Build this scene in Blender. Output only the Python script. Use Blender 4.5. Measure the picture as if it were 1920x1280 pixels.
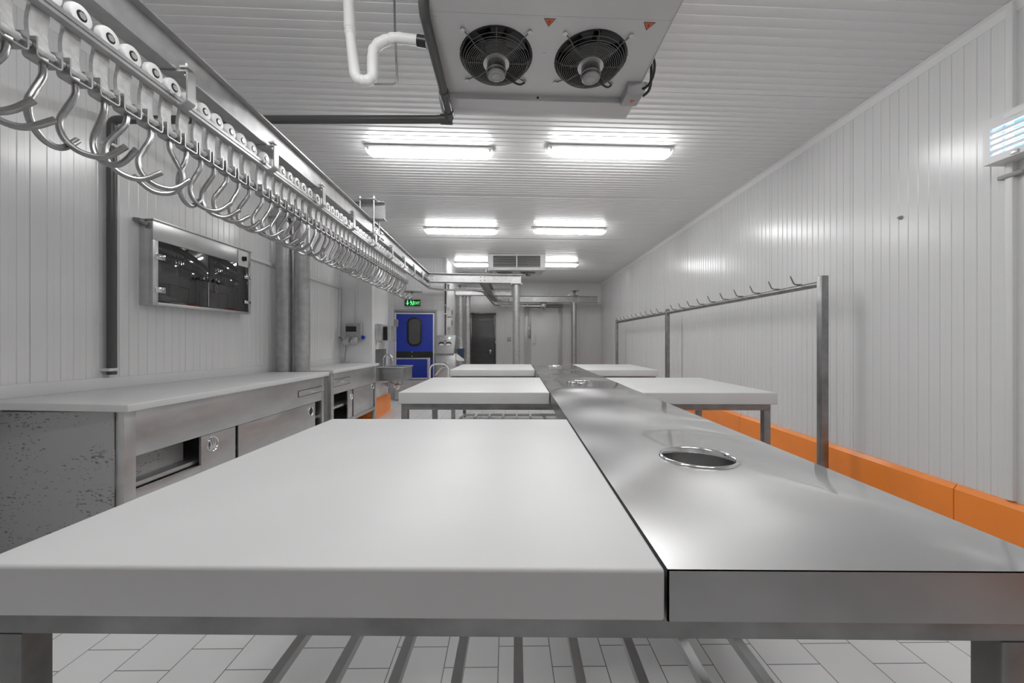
import bpy, bmesh, math, random
from mathutils import Vector, Matrix
R = math.radians
for o in list(bpy.data.objects): bpy.data.objects.remove(o)
S = bpy.context.scene
COL = S.collection

# ------------------------------------------------------------------ camera, world, exposure
F, CZ, YAW = 740.0, 1.25, 0.0108            # focal length in pixels of a 1920 wide frame, eye height, camera yaw
CA, SA = math.cos(YAW), math.sin(YAW)
cam_d = bpy.data.cameras.new('camera'); cam = bpy.data.objects.new('camera', cam_d); COL.objects.link(cam)
cam_d.sensor_width = 36.0; cam_d.lens = F / 1920 * 36.0; cam_d.clip_start = 0.05; cam_d.clip_end = 100
cam.location = (0, 0, CZ); cam.rotation_euler = (R(90), 0, YAW)
S.camera = cam
w = bpy.data.worlds.new('world'); S.world = w; w.use_nodes = True
w.node_tree.nodes['Background'].inputs[0].default_value = (0.5, 0.5, 0.5, 1)
w.node_tree.nodes['Background'].inputs[1].default_value = 0.1
S.view_settings.view_transform = 'Standard'; S.view_settings.look = 'None'
S.view_settings.exposure = 0.0; S.view_settings.gamma = 1.0; S.view_settings.use_curve_mapping = False
S.cycles.use_denoising = True; S.cycles.denoising_prefilter = 'ACCURATE'; S.cycles.denoising_input_passes = 'RGB_ALBEDO_NORMAL'
S.cycles.max_bounces = 10; S.cycles.diffuse_bounces = 6; S.cycles.glossy_bounces = 5
S.cycles.sample_clamp_indirect = 4.0; S.cycles.blur_glossy = 0.6
LAMP = 36.5                                  # radiance of the fluorescent diffusers

# ------------------------------------------------------------------ placing
def C(u, d, z): return Vector((u * CA - d * SA, u * SA + d * CA, z))
def W(px, py, d): return C((px - 960) / F * d, d, CZ + (640 - py) / F * d)

class Plane:
    """an upright plane through P0 running along yaw; n points at the viewer's side of it"""
    def __init__(s, x, y, yaw):
        s.p = Vector((x, y)); s.yaw = yaw
        s.ex = Vector((math.cos(yaw), math.sin(yaw))); s.n = Vector((math.sin(yaw), -math.cos(yaw)))
    def hit(s, px, t=0.0):
        k = (px - 960) / F; r = Vector((k * CA - SA, k * SA + CA))
        q = s.p + s.n * t
        d = q.dot(s.n) / r.dot(s.n)
        return (r * d - s.p).dot(s.ex), d
    def at(s, px, py, t=0.0):
        a, d = s.hit(px, t); return a, CZ + (640 - py) / F * d
    def pt(s, a, t, z):
        q = s.p + s.ex * a + s.n * t; return Vector((q.x, q.y, z))
    def rect(s, px0, py0, px1, py1, t=0.0):
        a0, z0 = s.at(px0, py0, t); a1, z1 = s.at(px1, py1, t)
        return min(a0, a1), max(a0, a1), min(z0, z1), max(z0, z1)

# ------------------------------------------------------------------ mesh builder
class MB:
    def __init__(s): s.v = []; s.f = []
    def add(s, vs, fs):
        o = len(s.v); s.v += [Vector(p) for p in vs]; s.f += [[i + o for i in f] for f in fs]; return s
    def box(s, a, b):
        x0, y0, z0 = a; x1, y1, z1 = b
        return s.add([(x0,y0,z0),(x1,y0,z0),(x1,y1,z0),(x0,y1,z0),(x0,y0,z1),(x1,y0,z1),(x1,y1,z1),(x0,y1,z1)],
                     [(0,3,2,1),(4,5,6,7),(0,1,5,4),(1,2,6,5),(2,3,7,6),(3,0,4,7)])
    def hexa(s, p):   # 8 points, bottom ring then top ring
        return s.add(p, [(0,3,2,1),(4,5,6,7),(0,1,5,4),(1,2,6,5),(2,3,7,6),(3,0,4,7)])
    def pbox(s, P, a0, a1, t0, t1, z0, z1):
        return s.hexa([P.pt(a0,t1,z0),P.pt(a1,t1,z0),P.pt(a1,t0,z0),P.pt(a0,t0,z0),P.pt(a0,t1,z1),P.pt(a1,t1,z1),P.pt(a1,t0,z1),P.pt(a0,t0,z1)])
    def cyl(s, p0, p1, r, n=16, r2=None):
        p0, p1 = Vector(p0), Vector(p1); ax = (p1 - p0).normalized(); r2 = r if r2 is None else r2
        t = Vector((0,0,1)) if abs(ax.z) < 0.9 else Vector((1,0,0)); a = ax.cross(t).normalized(); b = ax.cross(a)
        vs = []
        for p, rr in ((p0, r), (p1, r2)):
            vs += [p + (a * math.cos(2*math.pi*i/n) + b * math.sin(2*math.pi*i/n)) * rr for i in range(n)]
        return s.add(vs, [(i, (i+1) % n, n + (i+1) % n, n + i) for i in range(n)] + [tuple(range(n))[::-1], tuple(range(n, 2*n))])
    def tube(s, path, r, n=10, closed=False):
        path = [Vector(p) for p in path]; m = len(path); rs = r if isinstance(r, (list, tuple)) else [r] * m
        vs = []; prev = None
        for i, p in enumerate(path):
            if closed: tg = (path[(i+1) % m] - path[i-1]).normalized()
            else: tg = (path[min(i+1, m-1)] - path[max(i-1, 0)]).normalized()
            if prev is None:
                t = Vector((0,0,1)) if abs(tg.z) < 0.9 else Vector((1,0,0)); a = tg.cross(t).normalized()
            else: a = (prev - tg * prev.dot(tg)).normalized()
            prev = a; b = tg.cross(a)
            vs += [p + (a * math.cos(2*math.pi*k/n) + b * math.sin(2*math.pi*k/n)) * rs[i] for k in range(n)]
        fs = []
        for i in range(m if closed else m - 1):
            j = (i + 1) % m
            fs += [(i*n+k, i*n+(k+1) % n, j*n+(k+1) % n, j*n+k) for k in range(n)]
        if not closed: fs += [tuple(range(n))[::-1], tuple(range((m-1)*n, m*n))]
        return s.add(vs, fs)
    def prism(s, poly, o, ux, uy, uz, length):
        o, ux, uy, uz = Vector(o), Vector(ux), Vector(uy), Vector(uz); n = len(poly)
        vs = [o + ux*a + uy*b for a, b in poly] + [o + ux*a + uy*b + uz*length for a, b in poly]
        return s.add(vs, [tuple(range(n))[::-1], tuple(range(n, 2*n))] + [(i, (i+1) % n, n+(i+1) % n, n+i) for i in range(n)])
    def sweep(s, path, prof):   # horizontal path, profile (right of travel, up)
        path = [Vector(p) for p in path]; m = len(path); n = len(prof); vs = []
        for i, p in enumerate(path):
            a = (path[i] - path[i-1]).normalized() if i > 0 else None
            b = (path[i+1] - path[i]).normalized() if i < m-1 else None
            tg = (a or b) if not (a and b) else (a + b).normalized()
            rt = Vector((tg.y, -tg.x, 0)).normalized(); k = 1.0
            if a and b: k = 1.0 / max(0.5, tg.dot(b))
            vs += [p + rt * q * k + Vector((0,0,1)) * h for q, h in prof]
        fs = [(i*n+k, i*n+(k+1) % n, (i+1)*n+(k+1) % n, (i+1)*n+k) for i in range(m-1) for k in range(n)]
        return s.add(vs, fs + [tuple(range(n))[::-1], tuple(range((m-1)*n, m*n))])
    def lathe(s, prof, o, ax, n=24, closed=True):
        o, ax = Vector(o), Vector(ax).normalized()
        t = Vector((0,0,1)) if abs(ax.z) < 0.9 else Vector((1,0,0)); a = ax.cross(t).normalized(); b = ax.cross(a); m = len(prof)
        vs = [o + ax*h + (a*math.cos(2*math.pi*i/n) + b*math.sin(2*math.pi*i/n)) * r for i in range(n) for r, h in prof]
        fs = [(i*m+k, ((i+1) % n)*m+k, ((i+1) % n)*m+(k+1) % m, i*m+(k+1) % m) for i in range(n) for k in range(m if closed else m-1)]
        return s.add(vs, fs)
    def xf(s, M): s.v = [M @ p for p in s.v]; return s
    def build(s, name, mat, parent=None, bevel=0.0, seg=2, smooth=30, at=None, local=False, solid=0.0, flat=False):
        """world-space points; with a parent they are brought into the thing's own frame"""
        me = bpy.data.meshes.new(name); M = ROOT.get(parent.name) if parent is not None else None
        if local: vs = s.v
        elif M is not None: vs = [M @ p for p in s.v]
        elif at is not None: vs = [p - Vector(at) for p in s.v]
        else: vs = s.v
        me.from_pydata([tuple(p) for p in vs], [], s.f)
        bm = bmesh.new(); bm.from_mesh(me)
        if solid: bmesh.ops.remove_doubles(bm, verts=bm.verts, dist=1e-5)
        bmesh.ops.recalc_face_normals(bm, faces=bm.faces)
        if flat:                                  # open sheets: every face looks up
            for fc in bm.faces:
                fc.normal_update()
                if fc.normal.z < 0: fc.normal_flip()
        if bevel > 0:
            es = [e for e in bm.edges if len(e.link_faces) == 2 and e.calc_face_angle(0) > 0.6]
            bmesh.ops.bevel(bm, geom=es, offset=bevel, segments=seg, affect='EDGES', profile=0.5, clamp_overlap=True)
        bm.to_mesh(me); bm.free()
        for p in me.polygons: p.use_smooth = not flat
        if not flat: me.set_sharp_from_angle(angle=R(smooth))
        me.materials.append(mat)
        o = bpy.data.objects.new(name, me); COL.objects.link(o)
        if solid:
            md = o.modifiers.new('sheet', 'SOLIDIFY'); md.thickness = solid; md.offset = -1
        if parent is not None:
            o.parent = parent; ROOT[o.name] = ROOT[parent.name]
        elif at is not None: o.location = at
        return o
ROOT = {}
def thing(name, label, cat, loc=(0,0,0), rz=0.0, group=None):
    o = bpy.data.objects.new(name, None); COL.objects.link(o); o.empty_display_size = 0.1
    o.location = loc; o.rotation_euler = (0, 0, rz); o['label'] = label; o['category'] = cat
    if group: o['group'] = group
    ROOT[o.name] = (Matrix.Translation(Vector(loc)) @ Matrix.Rotation(rz, 4, 'Z')).inverted()
    return o
def tag(o, label, cat, group=None):
    o['label'] = label; o['category'] = cat
    if group: o['group'] = group
    return o
def struct(o, label=None):
    o['kind'] = 'structure'
    if label: o['label'] = label
    ROOT.setdefault(o.name, Matrix.Translation(o.location).inverted()); return o
def fillet(pts, r, n=8):
    pts = [Vector(p) for p in pts]; out = [pts[0]]
    for i in range(1, len(pts)-1):
        rr = r[i-1] if isinstance(r, (list, tuple)) else r
        a = (pts[i-1]-pts[i]); b = (pts[i+1]-pts[i]); q = min(rr, a.length*0.49, b.length*0.49)
        p0 = pts[i] + a.normalized()*q; p1 = pts[i] + b.normalized()*q
        for k in range(n+1):
            t = k/n; out.append(p0*(1-t)**2 + pts[i]*2*t*(1-t) + p1*t*t)
    return out + [pts[-1]]

# ------------------------------------------------------------------ materials
def mat(name, col, rough=0.5, metal=0.0, spec=0.5, cvar=0.0, cscale=8.0, rvar=0.0, rscale=12.0, bump=0.0, bscale=20.0, bdet=4, stretch=None, coat=0.0, emit=None, estr=0.0, bdist=0.01):
    m = bpy.data.materials.new(name); m.use_nodes = True; nt = m.node_tree; b = nt.nodes['Principled BSDF']
    if isinstance(col, (int, float)): col = (col, col, col)
    b.inputs['Base Color'].default_value = (*col, 1); b.inputs['Roughness'].default_value = rough
    b.inputs['Metallic'].default_value = metal; b.inputs['Specular IOR Level'].default_value = spec
    if coat: b.inputs['Coat Weight'].default_value = coat; b.inputs['Coat Roughness'].default_value = 0.1
    if emit: b.inputs['Emission Color'].default_value = (*emit, 1); b.inputs['Emission Strength'].default_value = estr
    if cvar or rvar or bump:
        tc = nt.nodes.new('ShaderNodeTexCoord'); mp = nt.nodes.new('ShaderNodeMapping'); nt.links.new(tc.outputs['Object'], mp.inputs[0])
        if stretch: mp.inputs['Scale'].default_value = stretch
        def noise(sc, det=4):
            n = nt.nodes.new('ShaderNodeTexNoise'); n.inputs['Scale'].default_value = sc; n.inputs['Detail'].default_value = det
            nt.links.new(mp.outputs[0], n.inputs['Vector']); return n
        if cvar:
            n = noise(cscale); r = nt.nodes.new('ShaderNodeMapRange'); r.inputs[1].default_value = 0.3; r.inputs[2].default_value = 0.7
            r.inputs[3].default_value = 1-cvar; r.inputs[4].default_value = 1+cvar
            mx = nt.nodes.new('ShaderNodeVectorMath'); mx.operation = 'SCALE'; mx.inputs[0].default_value = col
            nt.links.new(n.outputs[0], r.inputs[0]); nt.links.new(r.outputs[0], mx.inputs['Scale']); nt.links.new(mx.outputs[0], b.inputs['Base Color'])
        if rvar:
            n = noise(rscale); r = nt.nodes.new('ShaderNodeMapRange'); r.inputs[1].default_value = 0.3; r.inputs[2].default_value = 0.7
            r.inputs[3].default_value = max(0.02, rough-rvar); r.inputs[4].default_value = rough+rvar
            nt.links.new(n.outputs[0], r.inputs[0]); nt.links.new(r.outputs[0], b.inputs['Roughness'])
        if bump:
            n = noise(bscale, bdet); bp = nt.nodes.new('ShaderNodeBump'); bp.inputs['Strength'].default_value = bump; bp.inputs['Distance'].default_value = bdist
            nt.links.new(n.outputs[0], bp.inputs['Height']); nt.links.new(bp.outputs[0], b.inputs['Normal'])
    return m
def tile_mat():
    m = bpy.data.materials.new('floor_tiles'); m.use_nodes = True; nt = m.node_tree; b = nt.nodes['Principled BSDF']
    tc = nt.nodes.new('ShaderNodeTexCoord'); mp = nt.nodes.new('ShaderNodeMapping'); mp.inputs['Rotation'].default_value = (0, 0, R(90-1.3))
    mp.inputs['Location'].default_value = (0.06, 0.035, 0)
    br = nt.nodes.new('ShaderNodeTexBrick'); br.offset = 0.5; br.inputs['Scale'].default_value = 1.0
    br.inputs['Brick Width'].default_value = 0.208; br.inputs['Row Height'].default_value = 0.208; br.inputs['Mortar Size'].default_value = 0.0022
    br.inputs['Mortar Smooth'].default_value = 0.1
    br.inputs['Color1'].default_value = (0.74,0.74,0.74,1); br.inputs['Color2'].default_value = (0.70,0.70,0.70,1); br.inputs['Mortar'].default_value = (0.20,0.20,0.20,1)
    nt.links.new(tc.outputs['Object'], mp.inputs[0]); nt.links.new(mp.outputs[0], br.inputs['Vector']); nt.links.new(br.outputs['Color'], b.inputs['Base Color'])
    bp = nt.nodes.new('ShaderNodeBump'); bp.inputs['Strength'].default_value = 0.4; bp.inputs['Distance'].default_value = 0.002; bp.invert = True
    nt.links.new(br.outputs['Fac'], bp.inputs['Height']); nt.links.new(bp.outputs[0], b.inputs['Normal'])
    b.inputs['Roughness'].default_value = 0.32
    return m
def speckle_mat():
    m = mat('speckled_steel', 0.17, 0.45, 0.25); nt = m.node_tree; b = nt.nodes['Principled BSDF']
    tc = nt.nodes.new('ShaderNodeTexCoord'); mp = nt.nodes.new('ShaderNodeMapping'); mp.inputs['Scale'].default_value = (0.8, 0.8, 2.0)
    n = nt.nodes.new('ShaderNodeTexNoise'); n.inputs['Scale'].default_value = 55; n.inputs['Detail'].default_value = 2.0
    n2 = nt.nodes.new('ShaderNodeTexNoise'); n2.inputs['Scale'].default_value = 5
    ad = nt.nodes.new('ShaderNodeMath'); ad.operation = 'MULTIPLY_ADD'; ad.inputs[1].default_value = 0.45
    cr = nt.nodes.new('ShaderNodeValToRGB'); cr.color_ramp.elements[0].position = 0.86; cr.color_ramp.elements[0].color = (0.46,0.46,0.46,1)
    cr.color_ramp.elements[1].position = 0.92; cr.color_ramp.elements[1].color = (0.20,0.20,0.20,1)
    nt.links.new(tc.outputs['Object'], mp.inputs[0])
    for q in (n, n2): nt.links.new(mp.outputs[0], q.inputs['Vector'])
    nt.links.new(n2.outputs[0], ad.inputs[0]); nt.links.new(n.outputs[0], ad.inputs[2]); nt.links.new(ad.outputs[0], cr.inputs[0]); nt.links.new(cr.outputs[0], b.inputs['Base Color'])
    return m
def strip_mat():
    m = mat('polished_steel', 0.56, 0.30, 1.0); nt = m.node_tree; b = nt.nodes['Principled BSDF']
    tc = nt.nodes.new('ShaderNodeTexCoord'); mp = nt.nodes.new('ShaderNodeMapping'); mp.inputs['Scale'].default_value = (1.0, 0.8, 1.0)
    nt.links.new(tc.outputs['Object'], mp.inputs[0])
    def noise(sc, det):
        n = nt.nodes.new('ShaderNodeTexNoise'); n.inputs['Scale'].default_value = sc; n.inputs['Detail'].default_value = det; nt.links.new(mp.outputs[0], n.inputs['Vector']); return n
    def rng(n, lo, hi):
        r = nt.nodes.new('ShaderNodeMapRange'); r.inputs[1].default_value = 0.1; r.inputs[2].default_value = 0.9; r.inputs[3].default_value = lo; r.inputs[4].default_value = hi
        nt.links.new(n.outputs[0], r.inputs[0]); return r
    nt.links.new(rng(noise(3.0, 3), 0.285, 0.36).outputs[0], b.inputs['Roughness'])
    g = nt.nodes.new('ShaderNodeCombineXYZ'); g.inputs[STRIP_AXIS].default_value = 1.0
    nt.links.new(g.outputs[0], b.inputs['Tangent']); b.inputs['Anisotropic'].default_value = 0.85
    b.inputs['Coat Weight'].default_value = 1.0; b.inputs['Coat Roughness'].default_value = 0.05; b.inputs['Coat IOR'].default_value = 1.8
    bp = nt.nodes.new('ShaderNodeBump'); bp.inputs['Strength'].default_value = 1.0; bp.inputs["Distance"].default_value = 0.085
    nt.links.new(noise(1.8, 0).outputs[0], bp.inputs['Height']); nt.links.new(bp.outputs[0], b.inputs['Normal']); nt.links.new(bp.outputs[0], b.inputs['Coat Normal'])
    return m
STRIP_AXIS = 0
M = {
 'panel': mat('wall_panel', 0.75, 0.22, 0, 0.55),
 'ceil': mat('ceiling_panel', 0.75, 0.22, 0, 0.5),
 'trimw': mat('painted_trim', 0.78, 0.35), 'tile': tile_mat(), 'speck': speckle_mat(),
 'poly': mat('polyethylene', 0.685, 0.42, 0, 0.4, cvar=0.025, cscale=3.0, bump=0.02, bscale=60),
 'strip': strip_mat(),
 'steel': mat('brushed_steel', 0.62, 0.38, 0.95, cvar=0.10, cscale=5.0, rvar=0.07, rscale=9, stretch=(1,0.5,1.6)),
 'frame': mat('satin_steel_tube', 0.30, 0.40, 1.0, cvar=0.2, cscale=9.0, rvar=0.08),
 'galv': mat('galvanised_steel', 0.44, 0.40, 0.62, cvar=0.13, cscale=14.0, rvar=0.07),
 'strap': mat('cast_strap', 0.62, 0.45, 0.35, cvar=0.18, cscale=35.0, rvar=0.08),
 'yoke': mat('yoke_steel', 0.42, 0.36, 0.9, cvar=0.15, cscale=30),
 'hook': mat('hook_steel', 0.38, 0.30, 1.0, cvar=0.1, cscale=25),
 'apron': mat('apron_steel', 0.40, 0.33, 1.0, cvar=0.1, cscale=5),
 'satin': mat('satin_sheet', 0.33, 0.5, 0.6, cvar=0.06, cscale=6),
 'chrome': mat('chrome', 0.75, 0.08, 1.0), 'bolt': mat('zinc_bolt', 0.58, 0.35, 0.7),
 'nylon': mat('white_nylon', 0.80, 0.40), 'rubber': mat('black_rubber', 0.012, 0.5), 'black': mat('black_plastic', 0.018, 0.35),
 'wire': mat('guard_wire', 0.16, 0.3, 0.3), 'dark': mat('dark_void', 0.02, 0.8), 'greyp': mat('grey_pipe', 0.075, 0.35), 'grey': mat('grey_plastic', 0.34, 0.45),
 'white': mat('white_enamel', 0.72, 0.3), 'orange': mat('orange_plastic', (0.98, 0.285, 0.036), 0.30, cvar=0.05, cscale=3),
 'blue': mat('blue_plastic', (0.014, 0.040, 0.38), 0.42, cvar=0.1, cscale=2.5), 'navy': mat('navy_plastic', (0.02, 0.045, 0.075), 0.5),
 'glass': mat('smoked_glass', 0.035, 0.03, 0, 1.0), 'winglass': mat('window_pane', 0.09, 0.08, 0, 0.5),
 'foam': mat('white_tape_wrap', 0.78, 0.45, bump=0.35, bscale=40, bdist=0.004),
 'coolw': mat('cooler_casing', 0.54, 0.33, 0.15, cvar=0.04, cscale=2), 'warn': mat('warning_orange', (0.62, 0.10, 0.03), 0.5),
 'darkdoor': mat('dark_steel_door', 0.085, 0.27, 0.75, cvar=0.15, cscale=2.0, stretch=(1,1,3)),
 'tube': mat('lamp_diffuser', 0.9, 0.3, emit=(1,1,1), estr=LAMP),
 'uv': mat('uv_tube', 0.9, 0.3, emit=(0.72,0.83,1.0), estr=5.0), 'uvblue': mat('glowing_blue_backplate', (0.2,0.42,0.8), 0.35, emit=(0.25,0.5,1.0), estr=0.45),
 'green': mat('sign_green', (0.1,0.8,0.2), 0.5, emit=(0.12,1.0,0.28), estr=1.3), 'signbk': mat('sign_black', (0.004,0.02,0.006), 0.4),
 'led': mat('green_lamp', (0.5,1,0.5), 0.5, emit=(0.55,1.0,0.5), estr=3.5), 'tag': mat('red_key_tag', (0.3,0.16,0.15), 0.5),
 'logo': mat('blue_emblem', (0.04,0.03,0.25), 0.5),
}

M['tube'].cycles.emission_sampling = 'FRONT'

# ------------------------------------------------------------------ room shell
CEIL = CZ + 1.98; XL, XR = -2.85, 2.90; TILT = R(3.3)
PITCH = 0.0725
def rib_profile(length, depth=0.06, rise=0.0038, pitch=PITCH, first=0.0):
    pts = []; x = 0.0; k = 0
    while x < length - pitch:
        k += 1
        if k % 15 == 8:      # joint between two panels
            pts += [(x, 0), (x+pitch*0.3, 0), (x+pitch*0.3+0.001, -0.006), (x+pitch*0.3+0.005, -0.006), (x+pitch*0.3+0.006, 0), (x+pitch-0.004, 0)]; x += pitch; continue
        pts += [(x, 0), (x+pitch*0.5-0.004, 0), (x+pitch*0.5, rise), (x+pitch-0.004, rise)]; x += pitch
    return pts + [(x, 0), (length, 0), (length, -depth), (0, -depth)]
def ribbed_wall(name, P, a0, a1, z0=0.0, z1=CEIL):
    mb = MB(); o = P.pt(a0, 0, z0)
    mb.prism(rib_profile(a1-a0), o, (P.ex.x, P.ex.y, 0), (P.n.x, P.n.y, 0), (0,0,1), z1-z0)
    return struct(mb.build(name, M['panel'], smooth=15))
PLW = Plane(XL, 0, R(90)); PRW = Plane(XR, 0, R(-90))
ribbed_wall('wall_left', PLW, -2.6, 9.45)
ribbed_wall('wall_right', PRW, -13.75, 2.6)
b805 = W(805, 640, 9.36); PBW = Plane(b805.x, b805.y, R(8.0))             # wall with the blue door
bfar = W(1060, 640, 13.45); PFW = Plane(bfar.x, bfar.y, R(3.3))           # far wall
s_l = PBW.hit(700)[0] - 0.75; s_r = PBW.hit(838)[0]
ribbed_wall('wall_door_side', PBW, s_l, s_r)
corner = PBW.pt(s_r, 0, 0)
PRT = Plane(corner.x, 0, R(90))                                            # return wall facing +x
struct(MB().pbox(PRT, corner.y - 0.02, 13.3, 0.0, -0.06, 0, CEIL).build('wall_return', M['panel']))
ribbed_wall('wall_back', PFW, (corner.x-0.1-bfar.x), XR + 0.05 - bfar.x)
struct(MB().box((XL-0.1, -2.66, 0), (XR+0.1, -2.6, CEIL)).build('wall_front', M['panel']))
struct(MB().box((XL-0.2, -2.7, -0.08), (XR+0.2, 14.0, 0)).build('floor', M['tile']))
mb = MB(); er = Vector((math.cos(TILT), math.sin(TILT), 0)); ef = Vector((-math.sin(TILT), math.cos(TILT), 0))
mb.prism(rib_profile(17.6, 0.1, 0.0045, 0.075), ef * -3.1 + er * -3.6 + Vector((0,0,CEIL)), ef, (0,0,-1), er, 7.3)
struct(mb.build('ceiling', M['ceil'], smooth=15))
# pier that stands out from the counter-side wall
XP, YP0, YP1 = -2.32, 6.33, 7.12
struct(MB().box((XL-0.02, YP0, 0), (XP, YP1, CEIL)).build('wall_pier', M['panel'], bevel=0.004))
# orange skirtings
def skirt(name, path, h=0.315, t=0.035):
    mb = MB(); mb.sweep(path, [(0,0),(0,h),(t*0.35,h),(t,h-0.03),(t,0.03),(t+0.02,0)])
    return struct(mb.build(name, M['orange'], smooth=20))
k = 0
ys = [-2.5, 0.25, 2.62, 5.1, 7.6, 10.1, 12.6, 13.5]
for a, b in zip(ys[:-1], ys[1:]):
    k += 1; skirt('baseboard_right.%03d' % k if k > 1 else 'baseboard_right', [(XR, b-0.006, 0), (XR, a, 0)][::1])
skirt('baseboard_pier', [(XL+0.2, YP0, 0), (XP, YP0, 0), (XP, YP1, 0), (XP-0.3, YP1, 0)][::1])
dp0 = PBW.hit(735)[0]
p0 = PBW.pt(s_l, 0, 0); p1 = PBW.pt(dp0, 0, 0); skirt('baseboard_door_side', [p0, p1])
skirt('baseboard_back', [PFW.pt(PFW.hit(929.5)[0], 0, 0), PFW.pt(PFW.hit(982)[0], 0, 0)])
skirt('baseboard_back.001', [PFW.pt(PFW.hit(1056)[0], 0, 0), PFW.pt(PFW.hit(1133)[0], 0, 0)])
# cover angles along the ceiling and at corners
mb = MB(); L = [(0,0),(0.03,0),(0.03,-0.004),(0.012,-0.016),(0.006,-0.07),(0,-0.07)]
mb.prism([(-a, b) for a, b in L], (XR, -2.6, CEIL-0.001), (1,0,0), (0,0,1), (0,1,0), 16.2); struct(mb.build('trim_1', M['trimw']))
mb = MB(); mb.prism(L, (XL, -2.6, CEIL-0.001), (1,0,0), (0,0,1), (0,1,0), 11.9); struct(mb.build('trim_2', M['trimw']))
y_t = PRW.hit(1901)[0]
mb = MB(); mb.pbox(PRW, y_t-0.018, y_t+0.018, -0.01, 0.03, 0.325, CEIL); struct(mb.build('trim_3', M['trimw'], bevel=0.004))
mb = MB(); mb.box((corner.x-0.05, corner.y-0.075, 0), (corner.x+0.012, corner.y-0.015, CEIL)); struct(mb.build('trim_4', M['trimw'], bevel=0.004))

# ------------------------------------------------------------------ doors of the setting
def plate_with_holes(mb, x0, x1, y0, y1, holes, z=0.0, n=32):
    """flat sheet in x,y with round holes (cx, cy, r); holes sorted along y and one to a band, or sorted along x when axis='x'"""
    def ring(cx, cy, r, a, b, c, d):
        cir, sq = [], []
        for i in range(n):
            t = 2*math.pi*(i+0.5)/n; co, si = math.cos(t), math.sin(t); cir.append((cx+r*co, cy+r*si, z))
            kx = ((b-cx) if co > 0 else (cx-a))/max(1e-6, abs(co)); ky = ((d-cy) if si > 0 else (cy-c))/max(1e-6, abs(si)); q = min(kx, ky)
            sq.append((cx+q*co, cy+q*si, z))
        mb.add(cir+sq, [(i, (i+1) % n, n+(i+1) % n, n+i) for i in range(n)])
        for (qx, qy) in ((a,c),(b,c),(b,d),(a,d)):   # the square's corner cut off between two spokes
            best = sorted(range(n), key=lambda i: (sq[i][0]-qx)**2+(sq[i][1]-qy)**2)[:2]
            mb.add([sq[best[0]], (qx,qy,z), sq[best[1]]], [(0,1,2)])
    return ring
def rounded(x0, x1, z0, z1, r, n=6):
    pts = []
    for cx, cz, a0 in ((x1-r, z0+r, -90), (x1-r, z1-r, 0), (x0+r, z1-r, 90), (x0+r, z0+r, 180)):
        pts += [(cx+r*math.cos(R(a0+90*i/n)), cz+r*math.sin(R(a0+90*i/n))) for i in range(n+1)]
    return pts
def pframe(mb, P, a0, a1, z0, z1, w, t0, t1, bottom=True):
    mb.pbox(P, a0, a0+w, t0, t1, z0, z1); mb.pbox(P, a1-w, a1, t0, t1, z0, z1); mb.pbox(P, a0+w, a1-w, t0, t1, z1-w, z1)
    if bottom: mb.pbox(P, a0+w, a1-w, t0, t1, z0, z0+w)
def pprism(mb, P, poly, t0, t1):
    o = P.pt(0, t0, 0); mb.prism(poly, o, (P.ex.x,P.ex.y,0), (0,0,1), (P.n.x,P.n.y,0), t1-t0)

d1 = bpy.data.objects.new('door_1', None); COL.objects.link(d1); d1.location = PBW.pt(PBW.hit(777)[0], 0, 0); struct(d1); ROOT['door_1'] = Matrix.Translation(d1.location).inverted()
a0, a1, z0, z1 = PBW.rect(734.4, 739, 819.7, 581); z0 = 0
mb = MB(); pframe(mb, PBW, a0, a1, 0, z1, 0.052, 0.0, 0.05, False); mb.build('casing', M['grey'], d1, bevel=0.004)
mb = MB(); mb.pbox(PBW, a0+0.052, a1-0.052, 0.001, 0.004, 0, z1-0.052); mb.build('gasket', M['rubber'], d1)
b0, b1, _, c1 = PBW.rect(740.6, 700, 814.8, 586.4)
mb = MB(); pframe(mb, PBW, b0, b1, 0.03, c1, 0.036, 0.006, 0.045); mb.build('leaf_frame', M['white'], d1, bevel=0.003)
mb = MB(); mb.pbox(PBW, b0+0.036, b1-0.036, 0.006, 0.04, 0.066, c1-0.036); lf = mb.build('leaf', M['blue'], d1)
w0, w1, e0, e1 = PBW.rect(763.4, 648.6, 791.6, 594.7)
mb = MB(); pprism(mb, PBW, rounded(w0, w1, e0, e1, 0.15), 0.04, 0.056); mb.build('window_seal', M['rubber'], d1, bevel=0.004)
mb = MB(); pprism(mb, PBW, rounded(w0+0.045, w1-0.045, e0+0.045, e1-0.045, 0.11), 0.056, 0.058); mb.build('window_pane', M['winglass'], d1)
_, _, e0, e1 = PBW.rect(743, 671, 812, 658.8)
mb = MB(); mb.pbox(PBW, b0+0.036, b1-0.036, 0.04, 0.048, e0, e1); bd = mb.build('bumper_strip', M['black'], d1)
for px, py in ((773, 659.5), (773, 667.5)):
    a, z = PBW.at(px, py); mb = MB(); mb.cyl(PBW.pt(a, 0.048, z), PBW.pt(a, 0.054, z), 0.012, 10); mb.build('rivet', M['bolt'], bd)
h0, h1, e0, e1 = PBW.rect(738, 613, 747.8, 599)
mb = MB(); mb.pbox(PBW, h0, h1, 0.045, 0.085, e0, e1); mb.build('hinge', M['grey'], d1, bevel=0.015)

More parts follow.
